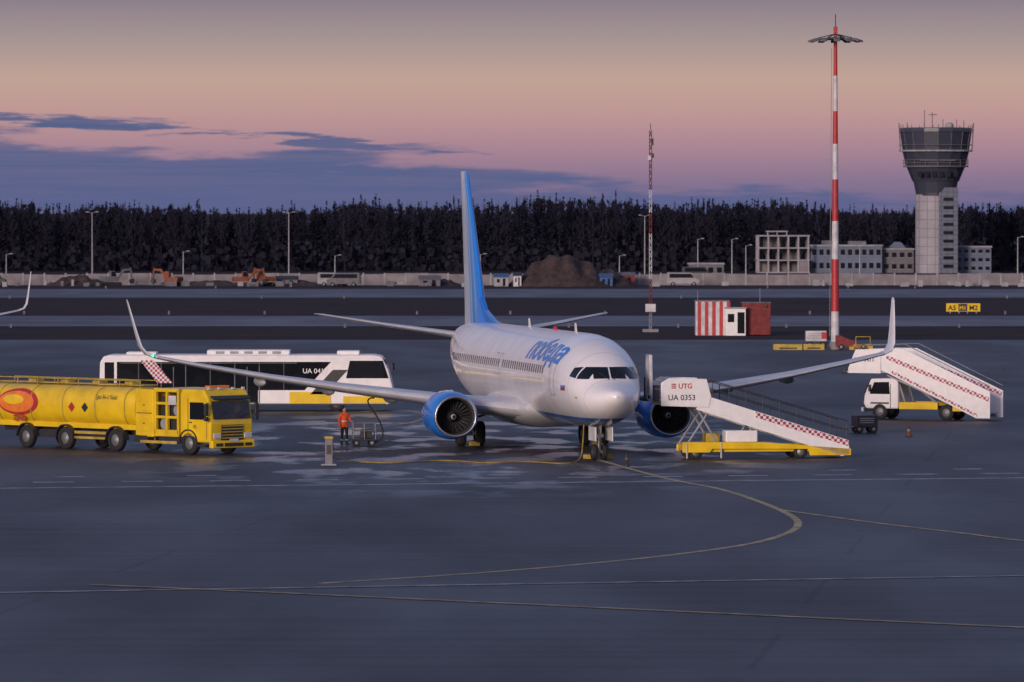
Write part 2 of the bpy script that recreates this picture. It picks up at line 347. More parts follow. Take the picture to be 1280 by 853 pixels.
def foil(n=12,t=.12):
    xs=[.5*(1-math.cos(math.pi*i/n)) for i in range(n+1)]
    yt=lambda x:5*t*(.2969*math.sqrt(x)-.126*x-.3516*x*x+.2843*x**3-.1036*x**4)
    return [(x,yt(x)) for x in xs]+[(x,-yt(x)*.8) for x in reversed(xs[1:-1])]
def wingloft(name,p,secs,side,m,mats=None):
    R=[]
    for (x,s,c,z,t,ln) in secs:
        ring=[]
        for u,h in foil(12,t):
            hh=h*c; ring.append((side*(x-hh*math.sin(ln)),s+u*c,z+hh*math.cos(ln)-u*c*.02))
        R.append(ring)
    return autosmooth(loft(name,p,R,m,True,True),50)
def build_airplane(root):
    st=[0,.05,.12,.22,.35,.55,.75,1,1.25,1.5,1.75,2,2.25,2.5,2.8,3.1,3.5,4,4.7,5.5,6.5,7.5]+[8+i*1.5 for i in range(12)]+[26,27,28,29,30,31,32,33,34,35,36,37,37.6,38]
    R=[]
    for s in st:
        zc,hh,hw=sec(s); R.append([(hw*math.cos(t),s,zc+hh*math.sin(t)) for t in [2*math.pi*i/48 for i in range(48)]])
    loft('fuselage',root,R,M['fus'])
    R=[]
    for s,a,b in [(11.5,.4,.1),(12.3,1.5,.5),(14,2.05,.95),(17,2.2,1.1),(20,2.2,1.1),(22.5,1.8,.85),(24.5,.5,.15)]:
        R.append([(a*math.cos(t),s,1.95+(b if math.sin(t)<0 else b*.6)*math.sin(t)*.95) for t in [2*math.pi*i/28 for i in range(28)]])
    loft('belly_fairing',root,R,M['winggrey'])
    for side,nm in((-1,'starboard'),(1,'port')):
        wingloft(nm+'_wing',root,[(1.2,12.6,8.7,1.80,.13,0),(1.88,13.3,8.0,1.86,.13,0),(4,14.4,6.75,2.08,.12,0),(6,15.5,5.6,2.35,.115,0),(9,17.1,4.45,2.72,.11,0),(12,18.6,3.45,3.15,.10,0),(15,20.2,2.45,3.66,.10,0),(16.9,21.2,1.75,4.03,.10,.1)],side,M['winggrey'])
        wingloft(nm+'_winglet',root,[(16.88,21.2,1.75,4.03,.10,.1),(17.3,21.5,1.6,4.18,.095,.55),(17.52,21.85,1.42,4.5,.09,1.1),(17.66,22.4,1.15,5.1,.09,1.3),(17.8,23.0,.88,5.8,.09,1.35),(17.93,23.6,.6,6.45,.09,1.35),(17.96,23.85,.35,6.6,.06,1.35)],side,M['white'])
        wingloft(nm+'_stabiliser',root,[(.3,32.9,4.2,4.62,.09,0),(1.2,33.6,3.8,4.75,.09,0),(4,35.5,2.6,5.15,.085,0),(6.9,37.5,1.4,5.62,.08,0),(7.17,37.8,1.0,5.66,.05,0)],side,M['winggrey'])
        for x,s in((6.4,20.6),(9.2,21.0),(12.2,21.6)):
            revolve(nm+'_flap_fairing',root,[(-1.9,.02),(-1.4,.16),(-.5,.24),(.5,.2),(1.3,.02)],M['winggrey'],(side*x,s,2.1+(x-6)*.13),'y',12,True)
        c=(side*4.83,0,1.58); S=12.0
        revolve(nm+'_engine_nacelle',root,[(S+.12,.95),(S+.35,1.04),(S+1.,1.10),(S+2,1.10),(S+3,1.02),(S+3.9,.84),(S+3.9,.78)],M['blue'],c,'y',40,False,squash=.93)
        revolve(nm+'_inlet_lip',root,[(S+.35,.80),(S+.12,.82),(S+.02,.87),(S,.90),(S+.02,.93),(S+.13,.957)],M['metal'],c,'y',40,False,squash=.93)
        revolve(nm+'_inlet_duct',root,[(S+.34,.80),(S+.6,.79),(S+1.1,.80),(S+1.12,.0)],M['dark'],c,'y',40,False,squash=.94)
        V=[];F=[]
        for i in range(24):
            a=2*math.pi*i/24
            for r,da,y in((.2,0,.92),(.76,.12,.84),(.76,.26,1.0),(.2,.2,1.02)):
                V.append((c[0]+r*math.cos(a+da),S+y,c[2]+r*math.sin(a+da)*.96))
            F.append((4*i,4*i+1,4*i+2,4*i+3))
        mk(nm+'_fan_blades',V,F,M['fan'],root)
        revolve(nm+'_spinner',root,[(S+.45,.01),(S+.6,.1),(S+.8,.2),(S+1.0,.25)],M['dark'],c,'y',20)
        revolve(nm+'_spinner_swirl',root,[(S+.52,.075),(S+.6,.115)],M['dirtywhite'],c,'y',12)
        revolve(nm+'_core_exhaust',root,[(S+3.6,.6),(S+4.3,.5),(S+4.9,.38),(S+4.9,.1),(S+5.3,.02)],M['metal'],c,'y',24)
        prism(nm+'_engine_pylon',root,[(S+.9,2.55),(S+1.6,2.72),(S+3.6,2.6),(S+5.4,2.2),(S+5.0,1.9),(S+3.5,2.0),(S+1,2.45)],side*4.83-.14,side*4.83+.14,M['white'],axis='x')
        gx=side*2.86
        cyl(nm+'_main_gear_strut',root,(gx,19.6,.5),(gx,19.4,2.1),.13,M['metal'],12)
        tubes(nm+'_main_gear_brace',root,[((gx,19.5,1.2),(side*1.4,19.3,1.7)),((gx,19.5,.8),(gx,19.0,1.5))],.06,M['steel'])
        for dx in(-.43,.43): wheel(nm+'_main_wheel',root,(gx+dx,19.6,.56),.56,.4,'x')
        cyl(nm+'_main_axle',root,(gx-.5,19.6,.56),(gx+.5,19.6,.56),.08,M['steel'])
        box(nm+'_gear_door',root,(gx+side*.55,19.4,1.35),(.05,.9,1.1),M['white'])
    R=[]
    for z,s0,s1,t in[(5.1,29.6,37.3,.34),(5.45,31.0,37.3,.32),(6.3,32.3,37.35,.27),(8,33.35,37.6,.22),(10,34.75,37.95,.17),(12.1,36.2,38.35,.12),(12.45,36.6,38.4,.08),(12.55,37.0,38.35,.03)]:
        c=s1-s0; R.append([(h/.06*t, s0+u*c, z) for u,h in foil(12,.12)])
    autosmooth(loft('tail_fin',root,R,M['fin']),50)
    prism('dorsal_fillet',root,[(26.5,5.3),(29,5.48),(31.4,5.95),(32.6,6.6),(33,5.2)],-.12,.12,M['blue'],axis='x',bevel=.05)
    revolve('tail_cone_exhaust',root,[(37.9,.26),(38.25,.2),(38.2,.1)],M['metal'],(0,0,4.56),'y',16)
    cyl('nose_gear_strut',root,(0,4.1,.35),(0,3.9,1.7),.1,M['metal'],12)
    tubes('nose_gear_brace',root,[((0,4.05,.8),(0,4.9,1.5)),((-.3,4.1,.34),(.3,4.1,.34))],.05,M['steel'])
    for dx in(-.22,.22): wheel('nose_wheel',root,(dx,4.1,.34),.34,.2,'x')
    for sd_ in(-1,1): box('nose_gear_door',root,(sd_*.36,3.7,1.15),(.04,1.5,.6),M['white'])
    box('taxi_light',root,(0,3.9,1.05),(.3,.12,.16),M['lamp'],.02)
    g=[]
    for sg in(-1,1):
        g.append(patch(surf_xz,[(sg*.035,3.55),(sg*.70,3.53),(sg*.66,4.0),(sg*.035,4.02)]))
        fn=lambda s,z,sg=sg:surf_sz(s,z,sg,.014)
        g.append(patch(fn,[(1.86,3.52),(2.42,3.52),(2.46,4.02),(2.12,4.02)]))
        g.append(patch(fn,[(2.5,3.54),(3.02,3.62),(2.95,3.98),(2.54,4.02)]))
    mk('cockpit_windows',*merge(g),M['glass'],root,smooth=True,fix=False)
    tubes('wipers',root,[((sg*.1,)+surf_xz(sg*.1,3.5,.03)[1:],(sg*.45,)+surf_xz(sg*.45,3.75,.04)[1:]) for sg in(-1,1)],.015,M['dark'])
    g=[];dl=[]
    for sg in(-1,1):
        fn=lambda s,z,sg=sg:surf_sz(s,z,sg,.010)
        for i in range(47):
            s=7.2+i*.508
            if i in(20,): continue
            g.append(patch(fn,[(s,3.62),(s+.24,3.62),(s+.24,3.97),(s,3.97)],2))
        for (s0,s1,z0,z1) in((4.9,5.7,2.75,4.5),(31.0,31.75,2.8,4.5),(17.3,17.85,3.3,4.25),(18.4,18.95,3.3,4.25)):
            t=.035
            for q in([(s0,z0),(s0+t,z0),(s0+t,z1),(s0,z1)],[(s1-t,z0),(s1,z0),(s1,z1),(s1-t,z1)],[(s0,z0),(s1,z0),(s1,z0+t),(s0,z0+t)],[(s0,z1-t),(s1,z1-t),(s1,z1),(s0,z1)]):
                dl.append(patch(fn,q,6))
        fn2=lambda s,z,sg=sg:surf_sz(s,z,sg,.012)
        for k,mm in enumerate(('red','blue','white')):
            mk('flag_stripe',*patch(fn2,[(3.3,3.0+k*.11),(3.85,3.0+k*.11),(3.85,3.11+k*.11),(3.3,3.11+k*.11)],2),M[mm],root,fix=False)
    mk('cabin_windows',*merge(g),M['glass'],root,fix=False); mk('door_outlines',*merge(dl),M['grey'],root,fix=False)
    me=textmesh('победа',.028,5); bm=bmesh.new(); bm.from_mesh(me)
    bmesh.ops.triangulate(bm,faces=bm.faces)
    for _ in range(2):
        bmesh.ops.subdivide_edges(bm,edges=[e for e in bm.edges if e.calc_length()>.12],cuts=1); bmesh.ops.triangulate(bm,faces=bm.faces)
    xs=[v.co.x for v in bm.verts]; x0,x1=min(xs),max(xs)
    for sg in(-1,1):
        b2=bm.copy()
        for v in b2.verts:
            u=(v.co.x-x0)/(x1-x0); h=v.co.y*1.6
            s=(12.0-7.2*u-h*.5) if sg<0 else (5.2+7.2*u-h*.5+.4)
            v.co=surf_a(s,.43+h/2.0,.014,sg)
        m2=bpy.data.meshes.new('titles'); b2.to_mesh(m2); b2.free(); m2.materials.append(M['blue']); link(bpy.data.objects.new('fuselage_titles',m2),root)
    bm.free()
    revolve('wingtip_light',root,[(-.1,.02),(0,.06),(.1,.02)],M['green'],(-17.1,21.2,4.1),'y',10)
    revolve('beacon',root,[(0,.12),(.1,.09),(.15,.01)],M['navred'],(0,14,5.37),'z',10)
    prism('vhf_antenna',root,[(9,5.3),(9.4,5.3),(9.45,5.75),(9.25,5.75)],-.02,.02,M['white'],axis='x')
    prism('vhf_antenna_aft',root,[(20,5.3),(20.4,5.3),(20.45,5.75),(20.25,5.75)],-.02,.02,M['white'],axis='x')
    tubes('pitot_probes',root,[((-1.3,2.2,2.75),(-1.45,2.0,2.75)),((1.3,2.2,2.75),(1.45,2.0,2.75))],.03,M['steel'])
TH=math.radians(10.4)
plane=empty('airplane',(4.45,238.7,0),TH); build_airplane(plane)
p2=empty('airplane.001',(-45.2,350,0),TH)
for ch in list(plane.children):
    o=ch.copy(); sc.collection.objects.link(o); o.parent=p2
prism('open_door',plane,[(3.6,2.75),(4.45,2.75),(4.5,3.6),(4.4,4.5),(3.65,4.5),(3.55,3.6)],2.1,2.24,M['dirtywhite'],.03,axis='x')
mk('door_opening',*patch(lambda s,z:surf_sz(s,z,1,.02),[(4.9,2.75),(5.7,2.75),(5.7,4.5),(4.9,4.5)],6),M['dark'],plane,fix=False)
# ---------------------------------------------------------------- boarding stairs at the door
def stair_text(p,org,right,h): 
    label('fleet_number',p,'UA 0353',org,right,(0,0,1),h,M['text'],.01)
s1=empty('airstairs',(5.45,243.75,0),TH)
W=.95
box('platform',s1,(1.5,0,2.56),(2.6,1.9,.1),M['steel'],.01)
prism('platform_side_near',s1,[(.75,2.3),(2.85,2.22),(2.95,2.7),(2.75,3.45),(1.1,3.5),(.75,3.3)],-W-.06,-W,M['white'],.03)
prism('platform_side_far',s1,[(.75,2.3),(2.85,2.22),(2.95,2.7),(2.75,3.45),(1.1,3.5),(.75,3.3)],W,W+.06,M['white'],.03)
stair_text(s1,(1.05,-W-.07,2.55),(1,0,0),.33)
label('operator_lettering',s1,'UTG',(1.5,-W-.07,3.05),(1,0,0),(0,0,1),.3,M['red'],.02)
boxes('operator_stripes',s1,[((1.3,-W-.075,3.07+k*.08),(.2,.01,.045)) for k in range(3)],M['red'])
boxes('door_bumper',s1,[((.18,-.6,2.6),(.3,.5,.2)),((.18,.6,2.6),(.3,.5,.2)),((.55,-W,2.85),(.3,.06,.7)),((.55,W,3.0),(.3,.06,1.0))],M['dark'],.02)
tubes('bridge_rails',s1,[((.1,-W,3.5),(.8,-W,3.4)),((.1,-W,3.1),(.8,-W,3.0)),((.15,-W,2.6),(.15,-W,3.5)),((.3,-W,3.5),(.3,-W,4.3)),((.3,-W,4.3),(.1,-W,4.5))],.035,M['grey'])
for i,y in enumerate((-W,W)):
    prism('stringer_%d'%i,s1,[(2.5,2.7),(2.9,2.68),(9.0,.78),(9.05,.2),(8.7,.1),(2.3,2.14)],y-.03,y+.03,M['white'],.015)
n=15
boxes('treads',s1,[((2.9+6.*(i+.5)/n,0,2.5-2.3*(i+.5)/n),(.42,1.8,.05)) for i in range(n)],M['steel'])
def band(name,p,x0,z0,x1,z1,hh,y,m): return prism(name,p,[(x0,z0),(x1,z1),(x1,z1-hh),(x0,z0-hh)],y-.008,y+.008,m)
band('checker_band',s1,4.9,2.03,9.0,.76,.24,-W-.045,M['check'])
seg=[]
for y in(-W,W):
    seg.append(((2.9,y,3.4),(9.0,y,1.6))); seg.append(((2.9,y,3.05),(9.0,y,1.2))); 
    for i in range(9):
        x=3.0+i*.74; z=2.65-(x-2.9)*.31; seg.append(((x,y,z),(x,y,z+.75)))
tubes('handrails',s1,seg,.022,M['dark'])
boxes('chassis',s1,[((5.4,-.75,.45),(7.2,.14,.28)),((5.4,.75,.45),(7.2,.14,.28)),((2.1,0,.5),(.5,1.7,.3)),((8.2,0,.35),(1.7,1.9,.2)),((6.3,0,.42),(.3,1.6,.2))],M['yellow'],.02)
prism('yellow_skirt',s1,[(1.7,.75),(5.3,.72),(9.1,.42),(9.1,.14),(7.3,.14),(7.2,.42),(3,.45),(2.9,.3),(1.7,.3)],-.98,-.9,M['yellow'],.01)
box('engine_box',s1,(4.3,-.55,.98),(1.4,.7,.5),M['white'],.04); box('battery_box',s1,(3.2,.2,.9),(.6,.8,.4),M['dyellow'],.03)
tubes('lift_frame',s1,[((2.3,y,2.3),(3.3,y,.6)) for y in(-.8,.8)]+[((2.9,y,2.1),(1.9,y,.6)) for y in(-.8,.8)]+[((5.,y,1.8),(4.4,y,.6)) for y in(-.7,.7)],.05,M['grey'])
for x in(2.3,6.9):
    for y in(-.78,.78): wheel('wheel',s1,(x,y*1.0,.3),.3,.2)
tubes('stabiliser_jacks',s1,[((3.4,-.95,.7),(3.4,-.95,.05)),((1.9,-.95,.7),(1.9,-.95,.05))],.05,M['steel'])
# ---------------------------------------------------------------- stairs truck
s2=empty('airstairs_truck',(24.55,288,0),math.radians(155))
for y0,nm in((.92,'near'),(-.98,'far')):
    prism('stair_side_'+nm,s2,[(.0,.14),(.75,.14),(5.5,2.35),(5.9,2.5),(5.9,3.62),(4.7,3.62),(0,1.5)],y0,y0+.06,M['white'],.015)
    prism('platform_side_'+nm,s2,[(5.92,2.35),(7.7,2.35),(7.7,2.6),(7.3,3.55),(5.92,3.6)],y0+.01,y0+.05,M['white'],.015)
band('checker_band_near',s2,.05,1.2,5.6,3.3,.22,.995,M['check'])
band('checker_band_near_lower',s2,.7,.36,5.3,2.5,.14,.995,M['check'])
band('checker_band_far',s2,.05,1.44,5.5,3.5,.2,-.9,M['check'])
n=14; boxes('treads',s2,[((.3+5.4*(i+.5)/n,0,.3+2.2*(i+.5)/n),(.4,1.82,.05)) for i in range(n)],M['dirtywhite'])
prism('stair_soffit',s2,[(.3,.2),(5.6,2.3),(5.6,2.22),(.6,.16)],-.9,.9,M['grey'])
box('platform',s2,(6.7,0,2.42),(2.2,1.84,.1),M['steel'],.01)
tubes('handrails',s2,[((0,y,1.75),(4.6,y,3.85)) for y in(.95,-.95)]+[((4.6,y,3.85),(7.3,y,3.75)) for y in(.95,-.95)],.025,M['steel'])
box('front_bumper',s2,(7.95,0,2.45),(.3,1.9,.22),M['dark'],.05)
prism('cab',s2,[(5.0,.55),(6.75,.55),(6.9,.8),(6.85,1.25),(6.5,2.08),(5.15,2.12),(5.0,1.9)],-.88,.88,M['white'],.08)
prism('cab_side_window',s2,[(5.45,1.3),(6.55,1.3),(6.3,1.9),(5.5,1.92)],.885,.9,M['glass'])
prism('cab_side_window_far',s2,[(5.45,1.3),(6.55,1.3),(6.3,1.9),(5.5,1.92)],-.9,-.885,M['glass'])
prism('windscreen',s2,[(6.88,1.3),(6.56,2.0),(6.58,2.01),(6.9,1.31)],-.76,.76,M['glass'])
boxes('cab_trim',s2,[((5.42,.885,1.2),(.03,.02,1.2)),((6.9,.6,.85),(.05,.3,.16)),((6.9,-.6,.85),(.05,.3,.16)),((6.5,1.02,1.6),(.08,.2,.35))],M['dark'])
boxes('chassis',s2,[((3.2,0,.62),(4.6,.9,.2))],M['dark'])
boxes('side_skirt',s2,[((3.9,.85,.72),(2.1,.12,.36)),((1.6,.85,.62),(.9,.12,.3)),((3.9,-.85,.72),(2.1,.12,.36))],M['yellow'],.02)
box('front_bumper_bar',s2,(6.95,0,.5),(.14,1.8,.22),M['dirtywhite'],.03)
tubes('lift_struts',s2,[((2.9,y,.8),(4.4,y,1.9)) for y in(.6,-.6)]+[((4.7,y,.8),(5.2,y,2.3)) for y in(.6,-.6)],.06,M['grey'])
for x in(6.0,2.4):
    for y in(.78,-.78): wheel('wheel',s2,(x,y,.4),.4,.26)
boxes('wheel_arches',s2,[((6.0,.86,.84),(1.0,.08,.08))],M['dark'])
label('fleet_number',s2,'UA 0411',(7.35,1.0,2.95),(-1,0,0),(0,0,1),.3,M['text'],.01)
# ---------------------------------------------------------------- fuel tanker truck
tk=empty('fuel_tanker_truck',(-12.25,247.9,0),math.radians(-45))
H=1.24
prism('cab_body',tk,[(.02,.55),(.05,1.35),(-.12,2.45),(-.42,2.86),(-1.85,2.86),(-1.95,2.6),(-1.95,.75),(-.95,.75),(-.95,.55)],-H,H,M['yellow'],.07)
prism('windscreen',tk,[(.052,1.58),(-.09,2.36),(-.06,2.36),(.085,1.58)],-1.08,1.08,M['glass'])
prism('grille',tk,[(.04,.62),(.06,1.32),(.09,1.32),(.08,.62)],-.62,.62,M['dark'])
boxes('grille_bars',tk,[((.10,0,.75+.13*k),(.03,1.2,.045)) for k in range(5)],M['dyellow'])
box('bumper',tk,(.06,0,.48),(.26,2.48,.34),M['yellow'],.05)
boxes('bumper_intake',tk,[((.2,0,.46),(.02,1.1,.16)),((.2,-.85,.46),(.02,.4,.14)),((.2,.85,.46),(.02,.4,.14))],M['dark'])
boxes('headlamps',tk,[((.1,.9,.85),(.06,.46,.24)),((.1,-.9,.85),(.06,.46,.24))],M['lamp'],.03)
box('sun_visor',tk,(-.02,0,2.5),(.3,2.2,.06),M['dark'],.02,('Y',.5))
box('number_plate',tk,(.205,0,.66),(.02,.5,.12),M['dirtywhite'])
tubes('windscreen_wipers',tk,[((.08,y,1.62),(.05,y+.5,1.9)) for y in(-.8,.1)],.015,M['dark'])
for sg in(-1,1):
    prism('side_window',tk,[(-.22,1.55),(-1.3,1.55),(-1.3,2.3),(-.42,2.3)],sg*H-.01 if sg>0 else -H-.012,sg*H+.012 if sg>0 else -H+.01,M['glass'])
    box('mirror',tk,(.02,sg*1.48,2.0),(.12,.2,.55),M['dark'],.04); box('mirror_low',tk,(.02,sg*1.48,1.6),(.12,.2,.2),M['dark'],.03)
    tubes('mirror_arm',tk,[((-.15,sg*1.2,2.3),(.02,sg*1.48,2.25)),((-.15,sg*1.2,1.6),(.02,sg*1.48,1.6))],.02,M['dark'])
    boxes('door_gap',tk,[((-1.42,sg*(H+.004),1.6),(.03,.012,1.7)),((-.2,sg*(H+.004),1.1),(.02,.012,.8)),((-1.25,sg*(H+.015),1.42),(.16,.02,.05))],M['dark'])
    box('step',tk,(-.5,sg*1.17,.42),(.55,.2,.1),M['dark']); 
boxes('beacon_bar',tk,[((-.9,0,2.95),(.3,1.2,.12))],M['orange'],.03)
boxes('marker_lights',tk,[((-.33,y,2.9),(.1,.12,.08)) for y in(-1,-.4,.4,1)],M['lamp'])
boxes('pump_module_frame',tk,[((-2.9,0,2.78),(1.6,2.4,.16)),((-2.15,-1.12,1.8),(.12,.16,2.0)),((-2.9,-1.12,1.8),(.12,.16,2.0)),((-3.65,-1.12,1.8),(.12,.16,2.0)),((-2.15,1.12,1.8),(.12,.16,2.0)),((-3.65,1.12,1.8),(.12,.16,2.0)),((-2.9,0,.9),(1.6,2.4,.3)),((-2.9,-1.12,1.6),(1.5,.1,.12)),((-2.9,-1.12,2.2),(1.5,.1,.12))],M['yellow'],.02)
boxes('pump_internals',tk,[((-2.9,0,1.7),(1.3,1.9,1.6))],M['dark'],.05)
tubes('hose_reels',tk,[((-2.4,-1.0,1.9),(-2.4,-.9,1.9)),((-3.2,-1.05,1.3),(-3.2,-.9,1.3))],.25,M['grey'],16)
box('equipment_locker',tk,(-4.35,0,1.75),(1.2,2.4,2.1),M['yellow'],.05)
boxes('locker_doors',tk,[((-4.35,-1.21,1.3),(.9,.02,.7)),((-4.35,-1.21,2.2),(.9,.02,.7))],M['yellow'],.01)
boxes('locker_gaps',tk,[((-4.35,-1.215,1.75),(1.0,.015,.03)),((-4.35,-1.225,1.3),(.12,.02,.04)),((-4.35,-1.225,2.1),(.12,.02,.04))],M['dark'])
box('white_panel',tk,(-2.5,-1.2,2.35),(.5,.02,.4),M['dirtywhite'])
boxes('chassis',tk,[((-7.5,-.42,.85),(14.5,.12,.26)),((-7.5,.42,.85),(14.5,.12,.26)),((-2.6,-1.0,.6),(1.6,.4,.34)),((-4.6,-1.0,.62),(.9,.4,.34)),((-8.1,-.95,.7),(1.9,.12,.34)),((-11,-.95,.68),(1.2,.3,.34))],M['dark'],.02)
boxes('tank_side_guard',tk,[((-8.0,-1.15,.78),(2.2,.05,.12)),((-8.0,-1.15,.55),(2.2,.05,.1)),((-3.4,-1.2,.5),(2.4,.05,.12))],M['dyellow'])
R=[]
for x,k in((-4.98,.80),(-5.05,.93),(-5.35,.99),(-5.6,1),(-9,1),(-12,1),(-15.2,1),(-15.5,.96),(-15.6,.85)):
    ring=[]
    for i in range(40):
        t=2*math.pi*i/40; cx,sx=math.cos(t),math.sin(t); e=.72
        ring.append((x,k*1.24*math.copysign(abs(cx)**e,cx),1.93+k*.93*math.copysign(abs(sx)**e,sx)))
    R.append(ring)
autosmooth(loft('tank',tk,R,M['yellow']),40)
def tankring(x,wd,off,m,nm):
    rr=[]
    for xx in(x,x-wd):
        rr.append([(xx,(1.24+off)*math.copysign(abs(math.cos(t))**.72,math.cos(t)),1.93+(.93+off)*math.copysign(abs(math.sin(t))**.72,math.sin(t))) for t in[2*math.pi*i/40 for i in range(40)]])
    return loft(nm,tk,rr,m,True,False)
for x in(-5.6,-7.6,-9.8,-12,-14.2): tankring(x,.07,.015,M['dyellow'],'tank_band')
boxes('walkway',tk,[((-10.3,0,2.92),(10,.9,.05))]+[((-6.5-i*2.2,0,3.0),(.5,.5,.14)) for i in range(4)],M['dyellow'],.02)
seg=[]
for y in(-.5,.5):
    seg.append(((-5.4,y,3.12),(-15.2,y,3.12)))
    for i in range(8): seg.append(((-5.4-i*1.4,y,2.85),(-5.4-i*1.4,y,3.12)))
tubes('walkway_rail',tk,seg,.02,M['dyellow'])
def tankdecal(nm,cx,cz,rx,rz,m,off):
    V=[];F=[]
    for i in range(9):
        for j in range(32):
            r=i/8; a=2*math.pi*j/32; x=cx+rx*r*math.cos(a); z=cz+rz*r*math.sin(a); q=max(-1,min(1,(z-1.93)/.93)); s_=math.copysign(abs(q)**(1/.72),q); y=-(1.24+off)*abs(math.sqrt(max(0,1-s_*s_)))**.72
            V.append((x,y,z))
    for i in range(8):
        for j in range(32): F.append((i*32+j,i*32+(j+1)%32,(i+1)*32+(j+1)%32,(i+1)*32+j))
    mk(nm,V,F,m,tk,smooth=True,fix=False)
tankdecal('tank_emblem',-12.9,2.05,1.4,.60,M['red'],.012); tankdecal('tank_emblem_inner',-13.0,2.05,1.2,.48,M['orange'],.02)
tankdecal('tank_emblem_core',-13.2,2.15,.7,.22,M['yellow'],.028)
label('tank_lettering',tk,'avia',(-13.2,-1.27,1.2),(1,0,0),(0,0,1),.55,M['red'],.02)
label('tank_lettering_front',tk,'Jet A-1 fuel',(-7.5,-1.262,2.3),(1,0,0),(0,0,1),.3,M['text'],.0)
for x,mm in((-9.2,'red'),(-8.3,'text')):
    V=[(x-.22,-1.265,1.9),(x,-1.265,1.68),(x+.22,-1.265,1.9),(x,-1.265,2.12)]; mk('hazard_diamond',V,[(0,1,2,3)],M[mm],tk)
boxes('tank_skirt',tk,[((-10.2,-1.0,1.08),(10.2,.1,.24))],M['yellow'],.02)
AX=(-1.4,-6.3,-9.7,-12.4)
for x in AX:
    for y in(-1.08,1.08): wheel('wheel',tk,(x,y,.5),.5,.32)
for x in AX:
    for y in(-1.1,1.1):
        V=[];F=[]
        for i in range(13):
            a=math.pi*i/12
            for r in(.56,.62):
                for dy in(-.18,.18): V.append((x+r*math.cos(a),y+dy,.5+r*math.sin(a)))
        for i in range(12):
            b=4*i; F+=[(b,b+1,b+5,b+4),(b+2,b+6,b+7,b+3),(b,b+4,b+6,b+2),(b+1,b+3,b+7,b+5)]
        mk('mudguard',V,F,M['dark'],tk)
label('door_lettering',tk,'45',(-1.1,-H-.012,1.15),(1,0,0),(0,0,1),.25,M['text'],.0)
# ---------------------------------------------------------------- apron bus
bs=empty('airport_bus',(-21.9,303,0),0)
prism('body',bs,[(.15,.38),(0,.9),(.05,2.6),(.25,2.92),(.6,2.98),(14.6,2.98),(15.0,2.9),(15.35,2.2),(15.6,1.2),(15.5,.42),(15.3,.36)],-1.5,1.5,M['white'],.08)
boxes('yellow_skirt',bs,[((4.2,-1.512,.72),(6.8,.02,.62)),((11.2,-1.512,.72),(2.2,.02,.62)),((14.2,-1.512,.62),(2.5,.02,.36))],M['yellow'])
boxes('lower_trim',bs,[((7.7,-1.513,.37),(15.0,.03,.08))],M['dark'])
prism('side_glazing',bs,[(.95,1.12),(10.9,1.12),(12.3,2.62),(.95,2.62)],-1.516,-1.50,M['glass'])
boxes('window_pillars',bs,[((x,-1.52,1.87),(.06,.014,1.48)) for x in(2.1,3.3,4.6,5.9,7.2,8.5,9.8)],M['dark'])
boxes('door_glass',bs,[((x,-1.524,1.4),(1.15,.012,1.9)) for x in(3.95,7.85)],M['glass'])
boxes('door_seams',bs,[((x,-1.532,1.4),(.05,.01,1.9)) for x in(3.3,3.95,4.6,7.2,7.85,8.5)],M['mgrey'])
boxes('ceiling_rail',bs,[((5.8,-1.522,2.56),(9.4,.012,.04))],M['mgrey'])
prism('front_quarter_glass',bs,[(13.1,1.75),(15.36,1.75),(15.05,2.68),(13.3,2.68)],-1.516,-1.5,M['glass'])
prism('diagonal_flash',bs,[(11.2,.9),(12.0,.9),(13.2,2.2),(12.4,2.2)],-1.522,-1.505,M['dark'])
prism('windscreen',bs,[(15.46,1.3),(15.08,2.75),(15.14,2.76),(15.54,1.3)],-1.3,1.3,M['glass'])
prism('rear_window',bs,[(.3,1.5),(.8,1.5),(.8,2.6),(.3,2.6)],-1.516,-1.5,M['glass'])
boxes('roof_units',bs,[((7.9,0,3.1),(4.4,1.9,.26)),((13.2,0,3.08),(1.2,1.7,.22)),((2.2,0,3.05),(1.6,1.5,.16))],M['white'],.06)
boxes('roof_unit_grilles',bs,[((6.4+i*.75,-.96,3.1),(.45,.02,.14)) for i in range(5)],M['grey'])
label('fleet_lettering',bs,'UA 0417',(10.8,-1.535,2.02),(1,0,0),(0,0,1),.36,M['white'],.01)
prism('checker_panel',bs,[(2.2,2.7),(2.9,2.7),(3.9,1.5),(3.1,1.5)],-1.54,-1.528,M['check'])
for x in(2.6,12.6):
    for y in(-1.3,1.3): wheel('wheel',bs,(x,y,.42),.42,.3)
boxes('mirrors',bs,[((15.55,-1.65,2.3),(.12,.2,.4)),((15.55,1.65,2.3),(.12,.2,.4))],M['dark'],.03)
boxes('lamps',bs,[((15.56,-1.1,.75),(.06,.4,.2)),((15.56,1.1,.75),(.06,.4,.2))],M['lamp'])
# ---------------------------------------------------------------- worker
def skinned(chains,base=None,sub=2):
    V=[];E=[];Rr=[];idx={}
    for ch in chains:
        prev=None
        for (p,r) in ch:
            k=tuple(round(q,4) for q in p)
            if k not in idx: idx[k]=len(V); V.append(p); Rr.append(r)
            if prev is not None: E.append((prev,idx[k]))
            prev=idx[k]
    me=bpy.data.meshes.new('sk'); me.from_pydata(V,E,[]); o=bpy.data.objects.new('sk',me); sc.collection.objects.link(o)
    o.modifiers.new('s','SKIN'); sv=me.skin_vertices[0].data
    for i,r in enumerate(Rr): sv[i].radius=(r if isinstance(r,tuple) else (r,r)); sv[i].use_root=(i==0)
    md=o.modifiers.new('u','SUBSURF'); md.levels=sub; md.render_levels=sub
    bpy.context.view_layer.update()
    m2=bpy.data.meshes.new_from_object(o.evaluated_get(bpy.context.evaluated_depsgraph_get())); bpy.data.objects.remove(o); return m2
